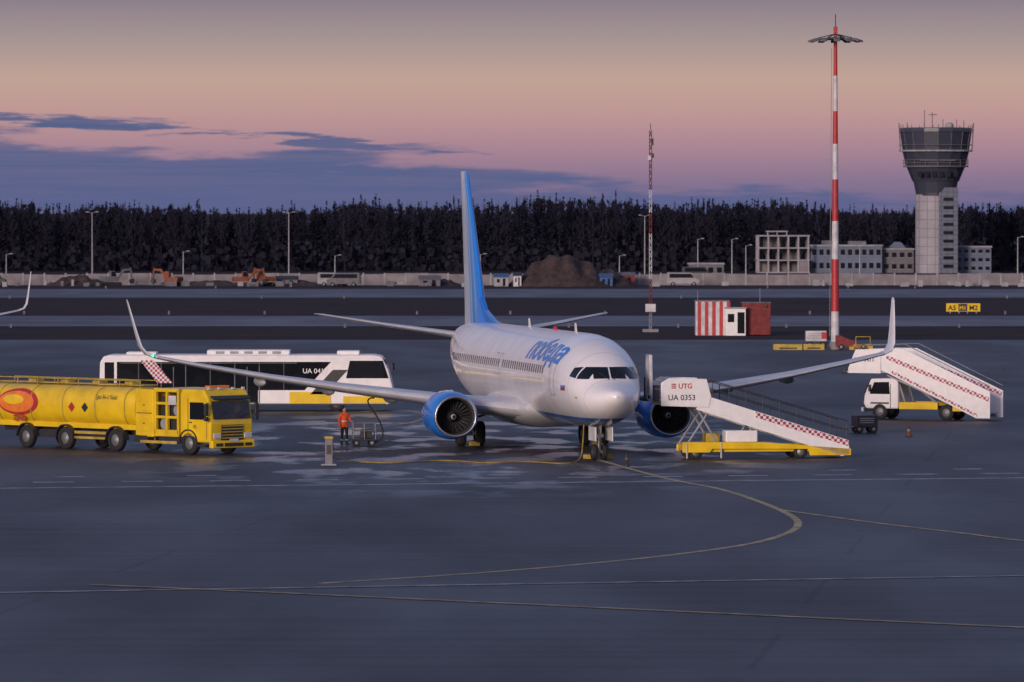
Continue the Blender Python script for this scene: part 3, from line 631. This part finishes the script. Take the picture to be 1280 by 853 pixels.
wk=empty('ground_worker',(-7.6,257.6,0),math.radians(25))
ch=[[((0,0,.95),.15),((0,.0,1.1),.145),((0,.01,1.28),.17),((0,.01,1.42),.12),((0,0,1.5),.06),((0,-.01,1.56),.055)]]
for sg in(-1,1):
    ch.append([((0,0,.95),.15),((sg*.1,0,.86),.105),((sg*.115,-.03,.5),.072),((sg*.13,.03,.12),.052),((sg*.135,.02,.06),.05),((sg*.145,-.15,.045),.042)])
    if sg<0: ch.append([((0,.01,1.42),.12),((-.19,0,1.4),.075),((-.26,.0,1.12),.055),((-.27,-.12,.9),.042),((-.265,-.16,.84),.035)])
    else: ch.append([((0,.01,1.42),.12),((.19,0,1.4),.075),((.27,-.06,1.14),.055),((.24,-.3,1.1),.042),((.235,-.37,1.1),.035)])
m=skinned(ch); m.materials.clear()
for q in('trouser','hivis','refl','skin','dark'): m.materials.append(M[q])
for p in m.polygons:
    c=p.center; p.use_smooth=True
    k=0
    if c.z>.84: k=1
    if 1.08<c.z<1.13 and abs(c.x)<.19: k=2
    if .24<c.z<.29: k=2
    if c.z<.09: k=4
    if c.z>1.49: k=3
    if (c.x<-.2 and c.z<.87) or (c.x>.2 and c.y<-.34): k=3
    p.material_index=k
link(bpy.data.objects.new('body',m),wk)
fing=[]
for hx,hy,hz,d in((-.265,-.17,.82,(0,-.2,-1)),(.235,-.39,1.1,(0,-1,-.1))):
    d=Vector(d).normalized()
    for i in range(5):
        if i<4: o_=Vector((hx+(i-1.5)*.019,hy,hz)); ln=(.075,.085,.08,.062)[i]; dd=d
        else: o_=Vector((hx+.035,hy,hz))-d*.02; ln=.05; dd=(d+Vector((.8,0,0))).normalized()
        a=o_;b=o_+dd*ln*.55; c_=b+(dd+Vector((0,0,-.5))).normalized()*ln*.45
        fing.append(skinned([[(tuple(o_-d*.03),.009),(tuple(a),.009),(tuple(b),.0085),(tuple(c_),.007)]],sub=1))
V=[];F=[]
for fm in fing:
    b=len(V); V+=[v.co[:] for v in fm.vertices]; F+=[tuple(b+i for i in p.vertices) for p in fm.polygons]
mk('fingers',V,F,M['skin'],wk,smooth=True,fix=False)
def ellip(nm,p,c,r,m,n=20,fn=None):
    rings=[]
    for i in range(1,14):
        t=math.pi*i/14; ring=[]
        for j in range(n):
            a=2*math.pi*j/n; v=Vector((math.sin(t)*math.cos(a)*r[0],math.sin(t)*math.sin(a)*r[1],-math.cos(t)*r[2]))
            if fn: v=fn(v)
            ring.append(v+Vector(c))
        rings.append(ring)
    return loft(nm,p,rings,m)
def headfn(v):
    k=1-.25*max(0,-v.z/.12); v=Vector((v.x*k,v.y*(k if v.y>0 else 1-.08*max(0,-v.z/.12)),v.z)); return v
ellip('head',wk,(0,-.02,1.62),(.078,.098,.12),M['skin'],fn=headfn)
ellip('hair',wk,(0,.0,1.655),(.084,.1,.092),M['hair'])
ellip('nose',wk,(0,-.12,1.61),(.014,.02,.022),M['skin'],8)
for sg in(-1,1):
    ellip('ear',wk,(sg*.08,0,1.62),(.012,.02,.03),M['skin'],8); ellip('eye',wk,(sg*.03,-.108,1.63),(.012,.008,.008),M['dark'],8)
box('mouth',wk,(0,-.108,1.565),(.045,.006,.008),M['red'])
# ---------------------------------------------------------------- fuelling hose, hydrant cart
def curve(nm,pts,r,m,parent=None):
    cu=bpy.data.curves.new(nm,'CURVE'); cu.dimensions='3D'; s=cu.splines.new('NURBS'); s.points.add(len(pts)-1); s.order_u=3; s.use_endpoint_u=True
    for i,p in enumerate(pts): s.points[i].co=(*p,1)
    cu.bevel_depth=r; cu.bevel_resolution=2; cu.materials.append(m); return link(bpy.data.objects.new(nm,cu),parent)
hc=empty('hydrant_cart',(-6.7,257.2,0),.1)
boxes('deck',hc,[((0,0,.3),(1.1,.8,.08)),((.1,0,.55),(.5,.5,.4))],M['dark'],.02)
tubes('frame',hc,[((x,y,.3),(x,y,1.05)) for x in(-.5,0,.5) for y in(-.38,.38)]+[((-.5,y,z),(.5,y,z)) for y in(-.38,.38) for z in(.7,1.05)]+[((x,-.38,1.05),(x,.38,1.05)) for x in(-.5,.5)]+[((.5,0,.3),(1.1,0,.25))],.022,M['steel'])
for x in(-.35,.35):
    for y in(-.4,.4): wheel('wheel',hc,(x,y,.15),.15,.1)
curve('fuel_hose',[(.6,1,2.55),(.55,.8,2.1),(.35,.3,2.2),(.1,0,2.0),(.7,-.2,1.2),(.9,-.3,.5),(.6,-.2,.1),(.1,-.1,.3)],.035,M['rubber'],hc)
M['cable']=mat('yellow_cable_sheath',(.34,.23,.05),.6,var=.3)
curve('ground_power_cable',[(-7.5,238.8,.3),(-7.2,241,.04),(-5,238.5,.04),(-3,242.5,.04),(-1,238.5,.04),(.6,240.9,.04),(2.2,238.0,.04),(2.9,240.3,.06),(3.0,240.7,.7),(3.05,241.4,1.55)],.028,M['cable'])
def bollard(x,y,h,r,nm='ground_power_pedestal'):
    e=empty(nm,(x,y,0)); box('column',e,(0,0,h/2),(r*2,r*2,h),M['concrete'],.03); box('cap',e,(0,0,h+.05),(r*2.3,r*2.3,.1),M['dyellow'],.02); box('socket',e,(r+.02,-.02,h*.7),(.06,.14,.2),M['dark'],.01)
    box('base_plate',e,(0,-.2,.03),(r*4,r*4,.05),M['mwhite'],.01); box('panel',e,(0,-r-.01,h*.6),(r*1.2,.02,h*.35),M['dark']); return e
bollard(-7.66,238,1.1,.16)
e=empty('marker_bollard',(4.78,236.6,0)); revolve('post',e,[(0,.12),(.08,.12),(.1,.08),(.5,.07),(.56,.03)],M['text'],(0,0,0),'z',14,True); revolve('band',e,[(.28,.079),(.38,.077)],M['mor'],(0,0,0),'z',14)
def cone(x,y):
    e=empty('traffic_cone',(x,y,0)); box('base',e,(0,0,.02),(.36,.36,.04),M['dark'],.01)
    revolve('cone',e,[(.04,.14),(.25,.09)],M['mor'],(0,0,0),'z',16); revolve('band',e,[(.25,.091),(.36,.07)],M['mwhite'],(0,0,0),'z',16); revolve('tip',e,[(.36,.07),(.55,.03)],M['mor'],(0,0,0),'z',16,True)
for x,y in((18.7,268),(-23,300)): cone(x,y)
e=empty('wheel_chock',(0,0,0))
for i,(x,y) in enumerate(((3.3,243.6),(4.1,243.7),(-1.7,257.2),(3.9,258.4))): prism('chock_%d'%i,e,[(y-.15,.02),(y+.15,.02),(y,.2)],x-.25,x+.25,M['dyellow'],axis='x')
gp=empty('ground_power_unit',(16.9,272.5,0),.2); box('housing',gp,(0,0,.55),(1.1,.9,.6),M['dark'],.05); tubes('drawbar',gp,[((-.5,0,.3),(-1.3,0,.2))],.04,M['steel'])
boxes('vents',gp,[((0,-.46,.5+k*.1),(.7,.02,.04)) for k in range(3)],M['grey'])
for x in(-.35,.35):
    for y in(-.4,.4): wheel('wheel',gp,(x,y,.18),.18,.12)
# ---------------------------------------------------------------- high mast
hm=empty('floodlight_mast',(24.7,434.8,0))
zs=[0,.6,2.9,6.9,9.8,13.0,15.7,18.2,20.9,22.9,24]
cols=['concrete','white','red','white','red','white','red','white','red','red']
rr=lambda z:.33-.2*z/24
for i in range(len(zs)-1):
    o=revolve('mast_section_%d'%i,hm,[(zs[i],rr(zs[i])*(1.5 if i==0 else 1)),(zs[i+1],rr(zs[i+1])*(1.3 if i==0 else 1))],M[cols[i] if cols[i]!='white' else 'dirtywhite'],(0,0,0),'z',16,True)
    autosmooth(o)
revolve('head_ring',hm,[(23.75,.2),(23.65,1.3),(23.75,1.4),(23.85,.3)],M['dark'],(0,0,0),'z',24)
for i in range(12):
    a=2*math.pi*i/12; ca,sa=math.cos(a),math.sin(a)
    e0=box('floodlight_%d'%i,hm,(0,0,0),(.62,.5,.14),M['mgrey'],.03); e0.location=(1.8*ca,1.8*sa,23.62); e0.rotation_euler=(0,.32,a)
tubes('head_stays',hm,[((0,0,24.1),(1.3*math.cos(a),1.3*math.sin(a),23.8)) for a in[2*math.pi*i/6 for i in range(6)]]+[((0,0,23.9),(0,0,25.6))],.04,M['dark'])
box('obstruction_light',hm,(0,0,24.4),(.3,.3,.5),M['red'],.03); box('aviation_beacon',hm,(0,0,25.2),(.12,.12,.2),M['navred'],.03)
tubes('ladder',hm,[((-.42,-.1,1),(-.3,-.1,23))],.025,M['steel'])
for i,(x,w_) in enumerate(((21.0,1.1),(23.0,.8),(26.6,.9))):
    e=empty('concrete_barrier',(x,433.2+i*.2,0)); prism('block',e,[(-.3,0),(.3,0),(.18,.28),(.12,.45),(-.12,.45),(-.18,.28)],-w_,w_,M['dyellow'],axis='x',bevel=.02); box('stripe',e,(0,-.29,.14),(w_*1.2,.02,.1),M['dark'])
gt=empty('generator_trailer',(23.3,436,0)); box('housing',gt,(0,0,1.0),(1.6,1.1,.8),M['dirtywhite'],.05); boxes('louvres',gt,[((0,-.56,.8+k*.13),(1.2,.02,.05)) for k in range(4)],M['grey']); box('red_panel',gt,(.6,-.57,1.05),(.4,.03,.5),M['red'])
for x in(-.5,.5): wheel('wheel',gt,(x,-.5,.3),.3,.16)
tubes('drawbar',gt,[((.8,0,.5),(1.9,0,.3))],.05,M['dark'])
tr=empty('hose_cart',(25.6,433.8,0)); prism('ramp',tr,[(-.9,.25),(1.1,.25),(1.1,.4),(-.6,1.1),(-.9,1.1)],-.4,.4,M['mred'],.03); box('deck',tr,(1.1,0,.35),(1.4,.9,.1),M['dyellow'],.02)
for x in(-.5,1.2): wheel('wheel',tr,(x,-.42,.22),.22,.14)
tubes('rails',tr,[((.6,-.4,.4),(.6,-.4,1.0)),((1.7,-.4,.4),(1.7,-.4,1.0)),((.6,-.4,1.0),(1.7,-.4,1.0))],.03,M['dyellow'])
# thin mast
tm=empty('lattice_mast',(12.1,497,0))
zs=[0,2.2,4.6,8.6,10.4,12.4,15.2,17.6]; cc=['mwhite','mred','dirtywhite','mred','dirtywhite','mred','mred']
for i in range(7):
    z0,z1=zs[i],zs[i+1]; s_=[]
    w0=.10
    for a,b in((-1,-1),(1,-1),(1,1),(-1,1)): s_.append(((a*w0,b*w0,z0),(a*w0,b*w0,z1)))
    z=z0; k=0
    while z<z1-.01:
        zn=min(z1,z+.6); k=1-k
        for (a,b),(c,d) in(((-1,-1),(1,-1)),((1,-1),(1,1)),((1,1),(-1,1)),((-1,1),(-1,-1))):
            if k: s_.append(((a*w0,b*w0,z),(c*w0,d*w0,zn)))
            else: s_.append(((c*w0,d*w0,z),(a*w0,b*w0,zn)))
        z=zn
    tubes('segment_%d'%i,tm,s_,.028,M[cc[i]],5)
boxes('equipment',tm,[((0,-.3,2.1),(.9,.4,.7)),((-.1,-.2,15.2),(.3,.3,.4))],M['dirtywhite'],.03); boxes('antenna_panels',tm,[((.15,-.15,16.6),(.22,.2,.6)),((.2,-.15,15.4),(.2,.2,.4)),((0,0,17.9),(.06,.06,.6))],M['dark'])
box('foundation',tm,(0,0,.1),(1.4,1.4,.3),M['concrete'],.03)
# ---------------------------------------------------------------- red/white shed
sh=empty('equipment_shelter',(15.6,484,0))
box('red_container',sh,(5.15,0,1.4),(2.4,2.4,2.7),M['mred'],.03)
box('striped_container_body',sh,(1.4,0,1.45),(2.8,2.4,2.9),M['dirtywhite'],.03)
boxes('red_stripes',sh,[((.3+i*.62,-1.205,1.45),(.3,.03,2.86)) for i in range(5)],M['red'])
boxes('corrugation',sh,[((4.1+i*.26,-1.21,1.4),(.08,.04,2.6)) for i in range(9)],M['mred'])
box('guard_booth',sh,(3.35,-1.6,1.15),(1.7,1.2,2.3),M['white'],.03); box('booth_roof',sh,(3.35,-1.6,2.36),(1.9,1.4,.1),M['grey'])
boxes('booth_windows',sh,[((2.95,-2.21,1.5),(.55,.02,.7)),((3.8,-2.21,1.1),(.6,.02,1.8))],M['glass'])
box('container_roof',sh,(1.4,0,2.95),(2.95,2.5,.08),M['mgrey']); box('red_container_roof',sh,(5.15,0,2.79),(2.5,2.5,.07),M['mgrey'])
box('side_lamp',sh,(5.9,-1.3,2.5),(.3,.2,.2),M['dark']); tubes('antenna',sh,[((5.5,0,2.8),(5.5,0,4.0)),((.2,0,2.9),(.2,0,3.8))],.03,M['steel'])
sg_=empty('taxiway_sign',(44.65,585,0)); box('panel',sg_,(1.75,0,.62),(3.5,.25,.85),M['yellow'],.02); boxes('black_segment',sg_,[((1.7,-.135,.62),(.9,.02,.75))],M['text'])
boxes('sign_legs',sg_,[((x,0,.12),(.1,.1,.24)) for x in(.4,1.3,2.2,3.1)],M['steel'])
label('sign_text_a',sg_,'A5',(.2,-.14,.35),(1,0,0),(0,0,1),.7,M['text'],.03); label('sign_text_b',sg_,'M2',(2.35,-.14,.35),(1,0,0),(0,0,1),.7,M['text'],.03); label('sign_text_c',sg_,'M1',(1.35,-.15,.38),(1,0,0),(0,0,1),.55,M['yellow'],.02)
# ---------------------------------------------------------------- control tower
ct=empty('control_tower',(70.8,955,0))
def grid_mat(nm,c,mort,w_,h_):
    m=mat(nm,c,.7,var=.12,scale=.5); nt=m.node_tree; b=nt.nodes['Principled BSDF']; src=b.inputs['Base Color'].links[0].from_socket
    g=nt.nodes.new('ShaderNodeTexCoord'); sp_=nt.nodes.new('ShaderNodeSeparateXYZ'); cb=nt.nodes.new('ShaderNodeCombineXYZ'); nt.links.new(g.outputs['Object'],sp_.inputs[0]); nt.links.new(sp_.outputs[0],cb.inputs[0]); nt.links.new(sp_.outputs[2],cb.inputs[1])
    br=nt.nodes.new('ShaderNodeTexBrick'); br.offset=0; br.inputs['Scale'].default_value=1; br.inputs['Brick Width'].default_value=w_; br.inputs['Row Height'].default_value=h_; br.inputs['Mortar Size'].default_value=.05
    br.inputs['Color1'].default_value=(1,1,1,1);br.inputs['Color2'].default_value=(.88,.88,.88,1);br.inputs['Mortar'].default_value=(mort,mort,mort,1); nt.links.new(cb.outputs[0],br.inputs['Vector'])
    x=nt.nodes.new('ShaderNodeMix'); x.data_type='RGBA'; x.blend_type='MULTIPLY'; x.inputs[0].default_value=1; nt.links.new(src,x.inputs[6]); nt.links.new(br.outputs[0],x.inputs[7]); nt.links.new(x.outputs[2],b.inputs['Base Color']); return m
clad=grid_mat('tower_cladding',(.33,.32,.36),.5,1.3,1.5); clad2=grid_mat('tower_stair_cladding',(.13,.15,.20),.4,1.0,.8); M['tgrey']=mat('tower_grey_glass',(.045,.052,.078),.35,coat=.3); M['bluewall']=mat('blue_grey_render',(.12,.15,.22),.8,var=.2,scale=.3)
autosmooth(revolve('shaft',ct,[(0,3.1),(13.2,3.1)],clad,(0,0,0),'z',32,True))
box('stair_shaft',ct,(2.2,-1.9,7.2),(3.2,2.8,14.4),clad2,.05)
boxes('stair_windows',ct,[((2.2,-3.32,1.2+i*1.4),(1.7,.04,.55)) for i in range(9)],M['glass'])
def oct_(name,prof,m,n=12):
    return revolve(name,ct,[(z,r) for z,r in prof],m,(0.3,0,0),'z',n,True,smooth=False)
oct_('collar',[(13.0,3.3),(13.5,3.35),(15.4,3.75)],M['tgrey'],24)
oct_('flare_lower',[(15.4,3.9),(17.8,4.9)],M['tgrey'],16); oct_('balcony_low',[(17.8,5.5),(18.0,5.5)],M['mgrey'],16)
oct_('flare_upper',[(18.0,5.0),(20.4,5.6)],M['tgrey'],16); oct_('balcony_high',[(20.4,6.2),(20.65,6.2)],M['mwhite'],16)
oct_('cab_glass',[(20.65,5.5),(23.7,5.95)],M['tgrey'],16); oct_('roof_slab',[(23.7,6.15),(24.3,6.15),(24.4,5.9)],M['tgrey'],16)
seg=[]
for i in range(16):
    a=2*math.pi*i/16; c,s=math.cos(a),math.sin(a)
    seg.append(((.3+5.53*c,5.53*s,20.65),(.3+5.98*c,5.98*s,23.7))); seg.append(((.3+6.1*c,6.1*s,24.3),(.3+6.2*c,6.2*s,24.9)))
    seg.append(((.3+5.4*c,5.4*s,18.0),(.3+5.4*c,5.4*s,19.0)))
    a2=a+2*math.pi/16
    for r,z in((6.15,21.5),(5.45,19.0),(5.45,18.5)): seg.append(((.3+r*c,r*s,z),(.3+r*math.cos(a2),r*math.sin(a2),z)))
tubes('mullions_and_rails',ct,seg,.06,M['mgrey'],5)
tubes('corner_fins',ct,[((.3+sx*6.0,-1,20.6),(.3+sx*6.25,-1,25.2)) for sx in(-1,1)],.09,M['mgrey'],5)
boxes('mid_windows',ct,[((.3+x,-4.55,16.6),(.7,.3,.9)) for x in(-3,-1.8,-.6,.6,1.8,3)],M['glass'])
boxes('flare_mullion_bands',ct,[((.3,-5.15,18.9),(6,.3,.12))],M['mgrey'])
tubes('antennas',ct,[((-1.6,0,24.3),(-1.6,0,27.3)),((-.3,0,24.3),(-.3,0,27.0)),((-.9,0,26.6),(.5,0,26.6)),((1.5,0,24.3),(1.5,0,25.8)),((3.8,0,24.3),(3.8,0,25.8)),((-4.5,0,24.3),(-4.5,0,25.3)),((5,0,24.3),(5,0,25.6))],.07,M['mgrey'],5)
revolve('radome',ct,[(24.4,.7),(24.8,.75),(25.2,.5),(25.3,.02)],M['mwhite'],(2.6,0,0),'z',12,True)
fb=empty('concrete_frame_building',(41.2,955,0)); lst=[]
for k in range(4): lst.append(((4.35,3.5,.12+k*2.05),(8.9,7,.22)))
lst.append(((3.4,3.5,7.0),(3.6,4,.2)))
for k in range(3):
    for i in range(6):
        for y in(.2,3.5,6.8): lst.append(((.15+i*1.68,y,1.14+k*2.05),(.28,.28,1.83)))
for i in range(3): lst.append(((1.8+i*1.6,2,6.6),(.2,.2,.7)))
M['fr']=mat('bare_concrete_frame',(.31,.30,.33),.85,var=.25,scale=.5)
boxes('frame',fb,lst,M['fr'])
boxes('infill_walls',fb,[((1.0,6.2,1.1),(1.3,.15,1.8)),((6.0,6.2,3.2),(3,.15,1.8)),((7.7,.22,1.1),(1.3,.1,1.8)),((2.7,6.2,5.2),(3,.15,1.8)),((4.3,5.,1.1),(8,.15,1.8))],M['concrete'])
def building(nm,x,y,w_,d,h,floors,bays,mm,roof=True):
    e=empty(nm,(x,y,0)); box('walls',e,(w_/2,d/2,h/2),(w_,d,h),mm); box('parapet',e,(w_/2,d/2,h+.12),(w_+.3,d+.3,.24),M['mwhite'])
    L1=[];L2=[]
    fh=h/floors; bw=w_/bays
    for f in range(floors):
        for b in range(bays):
            L1.append(((bw*(b+.5),-.02,fh*(f+.55)),(bw*.58,.06,fh*.42))); L2.append(((bw*(b+.5),-.05,fh*(f+.32)),(bw*.66,.12,.08)))
    boxes('windows',e,L1,M['glass']); boxes('sills',e,L2,M['mwhite']); return e
b1=building('office_building',50.3,958,12,10,4.5,2,10,M['bluewall']); boxes('roof_plant',b1,[((3,4,5.0),(2,2,.9)),((8,4,5.0),(3,2,.7))],M['mgrey'])
b2=building('office_building',62.5,960,5.3,9,3.9,2,4,M['mgrey']); prism('roof_lantern',b2,[(1.2,4.15),(4.2,4.15),(3.2,5.2),(2.2,5.2)],2,4,M['bluewall'])
b3=building('office_building',74.6,957,6,9,4.3,3,5,M['bluewall'])
b4=building('office_building',28,900,5.5,5,2.0,1,4,M['mgrey'])
# ---------------------------------------------------------------- perimeter wall, lamps, clutter
pw=empty('perimeter_wall',(0,803,0)); lst=[];l2=[]
x=-180
while x<180:
    if not(2<x<11):
        h=1.6+.12*math.sin(x*.31)
        lst.append(((x+1.45,random.uniform(-.04,.04),h/2),(2.9,.16,h))); l2.append(((x,0,.85),(.22,.26,1.75)))
    x+=3
boxes('panels',pw,lst,M['concrete']); boxes('posts',pw,l2,M['mwhite'])
def lamp(x,y,h,two=True):
    e=empty('street_lamp',(x,y,0)); cyl('pole',e,(0,0,0),(0,0,h),.12,M['steel'],10,.07)
    tubes('arms',e,[((0,0,h-.1),(.6,0,h+.1))]+([((0,0,h-.1),(-.6,0,h+.1))] if two else []),.05,M['steel'])
    boxes('heads',e,[((.75,0,h+.1),(.5,.25,.14))]+([((-.75,0,h+.1),(.5,.25,.14))] if two else []),M['grey'],.02); box('base',e,(0,0,.2),(.4,.4,.4),M['concrete'])
for px,h in((-66.4,10.2),(-35.3,10.2),(21,9.7),(29.4,6),(34.8,6),(80,6.3),(-52,4),(-28,3.4),(-5,3.6),(-80,3.6),(17,3.4),(37,5),(55,5.2)): lamp(px,900,h,h>9)
def mound(x,y,rx,ry,h,nm='dirt_mound'):
    n=40;V=[];F=[]
    ph=[random.random()*6 for _ in range(6)]
    for i in range(n+1):
        for j in range(n+1):
            u=i/n*2-1;v=j/n*2-1; r=math.hypot(u,v); z=h*max(0,1-r)**.9*(1+.25*math.sin(u*7+ph[0])*math.cos(v*5+ph[1])+.12*math.sin(u*17+ph[2]))
            z=min(z,h*(.80+.08*math.sin(u*5+ph[3])+.04*math.sin(u*13)))+random.uniform(-.06,.06)*(r<.95)*h*.4
            V.append((x+u*rx,y+v*ry,max(z,-.02)))
    for i in range(n):
        for j in range(n): q=i*(n+1)+j; F.append((q,q+1,q+n+2,q+n+1))
    return mk(nm,V,F,M['earth'])
mound(7,795,7.8,8,5.0); mound(12.5,797,5,6,2.8); mound(-61,798,4.5,5,1.9); mound(-10,799,3,4,1.2); mound(-42,797,5,4,1.0); mound(-30,798,4,4,.9)
def excavator(x,y,rz,m):
    e=empty('excavator',(x,y,0),rz); e.scale=(.8,.8,.8)
    for s_ in(-1,1): prism('track',e,[(-1.5,.15),(-1.2,0),(1.2,0),(1.5,.15),(1.55,.45),(1.3,.7),(-1.3,.7),(-1.55,.45)],s_*.95-.25,s_*.95+.25,M['dark'],.05)
    prism('upper_body',e,[(-1.7,.85),(1.0,.85),(1.0,1.3),(.2,1.6),(-1.5,1.7),(-1.8,1.4)],-1.1,1.1,m,.06)
    prism('cab',e,[(.0,1.3),(1.1,1.3),(1.15,1.9),(.8,2.6),(.0,2.6)],.2,1.1,m,.05); prism('cab_glass',e,[(.1,1.7),(1.1,1.7),(.78,2.5),(.1,2.5)],.18,.195,M['glass'])
    prism('boom',e,[(.8,1.2),(2.2,3.0),(3.6,3.0),(3.6,2.7),(2.4,2.6),(1.1,1.0)],-.4,-.1,m,.03); prism('arm',e,[(3.4,3.2),(3.7,3.1),(4.0,1.2),(3.8,1.2)],-.38,-.12,m,.02)
    prism('bucket',e,[(3.5,1.2),(4.1,1.3),(4.2,.7),(3.8,.4),(3.4,.7)],-.6,.1,M['dark'],.03)
excavator(-37.5,792,0.2,M['mor']); excavator(-47.5,794,2.7,M['mor']); excavator(-56,795,.5,M['mgrey']); excavator(-34.5,794,2.2,M['mor'])
def van(x,y,rz,m,nm='parked_van'):
    e=empty(nm,(x,y,0),rz); prism('body',e,[(0,.35),(4.6,.35),(4.7,.95),(4.1,1.15),(3.5,1.9),(.1,1.95),(0,1.6)],-.9,.9,m,.08)
    for s_ in(-1,1): prism('windows',e,[(.4,1.2),(3.85,1.2),(3.4,1.75),(.4,1.75)],s_*.905-.01,s_*.905+.01,M['glass'])
    for a in(.9,3.8):
        for b in(-.8,.8): wheel('wheel',e,(a,b,.33),.33,.22)
for x,y,r,mm in((-27,790,0,'mwhite'),(-21,788,3.1,'mgrey'),(21.5,792,0,'mwhite'),(-75,791,0,'dark'),(26,870,0,'dark')): van(x,y,r,M[mm])
def cabin(x,y,w_,h,mm,rm):
    e=empty('site_cabin',(x,y,0)); box('walls',e,(w_/2,0,h/2),(w_,2.4,h),mm,.03); prism('roof',e,[(-1.4,h),(1.4,h),(0,h+.5)],-.1,w_+.1,rm,axis='x')
    boxes('openings',e,[((w_*.3,-1.21,h*.6),(w_*.2,.03,h*.35)),((w_*.7,-1.21,h*.45),(w_*.18,.03,h*.8))],M['glass'])
cabin(-2.5,792,2.0,1.3,M['mwhite'],M['mblue']); cabin(14.6,799,2.6,1.4,M['mred'],M['mgrey']); cabin(12.2,792,1.8,1.3,M['mblue'],M['mblue']); cabin(-13,795,3,1.0,M['mgrey'],M['mgrey']); cabin(0.2,791,1.1,1.5,M['dirtywhite'],M['dark']); cabin(-33,797,3,.9,M['mgrey'],M['dark'])
lst=[]
for i in range(70):
    x=random.uniform(-85,5) if i<50 else random.uniform(13,90)
    s_=random.uniform(.3,1.6); lst.append(((x,random.uniform(785,800),random.uniform(.15,.5)),(s_,random.uniform(.4,1.2),random.uniform(.3,1.0))))
boxes('building_material_stacks',None,lst[:35],M['mgrey']); boxes('building_material_stacks',None,lst[35:],M['mwhite'])
ml=[]
for i in range(60): ml.append(((-150+i*5+random.uniform(-.5,.5),random.choice((515,580,684,770)),.18),(.2,.2,.36)))
boxes('taxiway_edge_markers',None,ml,M['mgrey'])
# ---------------------------------------------------------------- forest
def forest():
    tri=[];mi=[]
    rows=[(985,1.5),(992,1.4),(1000,1.4),(1009,1.4),(1020,1.5),(1034,1.7),(1050,1.8)]
    P=[]
    for ri,(Y,spc) in enumerate(rows):
        x=-190
        while x<190:
            x+=spc*random.uniform(.5,1.5); P.append((x,Y+random.uniform(-4,4),ri))
    def quad(c,a,b): tri.extend([c-a-b,c+a-b,c+a+b,c-a+b])
    for (x,y,ri) in P:
        base=11.2+.8*math.sin(x*.05+1)+.5*math.sin(x*.17)+.3*math.sin(x*.41)+ri*.14+random.gauss(0,.34)
        kind=random.random()
        if kind<.25: base+=random.uniform(0,.7)
        h=max(8,base)
        o=np.array([x,y,0.])
        lean=random.uniform(-.3,.3)
        tw_=random.uniform(.06,.12); mt=1 if kind>.9 else 0
        for k in range(3):
            a=2*math.pi*k/3;b=2*math.pi*(k+1)/3
            tri.extend([o+[tw_*math.cos(a),tw_*math.sin(a),0],o+[tw_*math.cos(b),tw_*math.sin(b),0],o+[lean+.02*math.cos(b),.02*math.sin(b),h],o+[lean+.02*math.cos(a),.02*math.sin(a),h]]); mi.append(mt)
        if kind<.42:
            n=100; wmax=random.uniform(1.0,1.5)
            for i in range(n):
                t=random.random()**.8; z=h*(.15+.85*t); r=wmax*(1-t)**.8*random.uniform(.2,1); a=random.uniform(0,6.283)
                c=o+np.array([lean*t+r*math.cos(a),r*math.sin(a),z-.15*r]); s_=random.uniform(.12,.30)*(1.15-t*.6)
                d=np.array([math.cos(a),math.sin(a),-.5])*s_*1.3; e_=np.array([-math.sin(a)*s_*.8,math.cos(a)*s_*.8,random.uniform(-.3,.3)*s_])
                quad(c,d,e_); mi.append(2 if random.random()<.6 else 3)
        else:
            nb=20; rw=random.uniform(1.1,1.8); cb=random.uniform(.3,.5)
            for i in range(nb):
                t=cb+(1-cb)*random.random(); a=random.uniform(0,6.283); l=rw*(1.15-t)*1.2
                s0=o+np.array([lean*t,0,h*t*.9]); e1=s0+np.array([math.cos(a)*l,math.sin(a)*l,min(l*1.3,h*1.02-s0[2])]); w1=np.array([.03,0,0])
                tri.extend([s0-w1,s0+w1,e1+w1*.3,e1-w1*.3]); mi.append(0)
                for q in range(6):
                    c=s0+(e1-s0)*random.uniform(.3,1.05)+np.random.normal(0,.2,3); d=np.array([random.uniform(-.18,.18),random.uniform(-.2,.2),random.uniform(.12,.36)]); e_=np.array([random.uniform(.04,.12),random.uniform(-.06,.06),random.uniform(-.08,.08)])
                    quad(c,d,e_); mi.append(4)
        for i in range(6):
            c=o+np.array([random.uniform(-1.2,1.2),-1+random.uniform(-1,1),random.uniform(.3,4.2)]); s_=random.uniform(.2,.5)
            quad(c,np.array([s_,random.uniform(-s_,s_),random.uniform(-.2,.2)]),np.array([random.uniform(-.2,.2),0,s_])); mi.append(random.choice((3,4)))
    A=np.array(tri,dtype=np.float32); nf=len(A)//4
    me=bpy.data.meshes.new('forest'); me.vertices.add(len(A)); me.vertices.foreach_set('co',A.ravel()); me.loops.add(len(A)); me.loops.foreach_set('vertex_index',np.arange(len(A),dtype=np.int32))
    me.polygons.add(nf); me.polygons.foreach_set('loop_start',np.arange(0,len(A),4,dtype=np.int32)); me.polygons.foreach_set('loop_total',np.full(nf,4,dtype=np.int32))
    for c,n_ in(((.022,.021,.034),'bark'),((.055,.050,.066),'birch_bark'),((.018,.020,.033),'needles_dark'),((.022,.023,.036),'needles_light'),((.021,.021,.034),'twigs')):  # tree colours lifted towards violet, distance haze painted into them
        me.materials.append(mat(n_,c,.95,var=.2,scale=.15,spec=.02))
    me.polygons.foreach_set('material_index',np.array(mi,dtype=np.int32)); me.update(); me.validate()
    link(bpy.data.objects.new('forest',me))
    print('forest faces',nf)
forest()
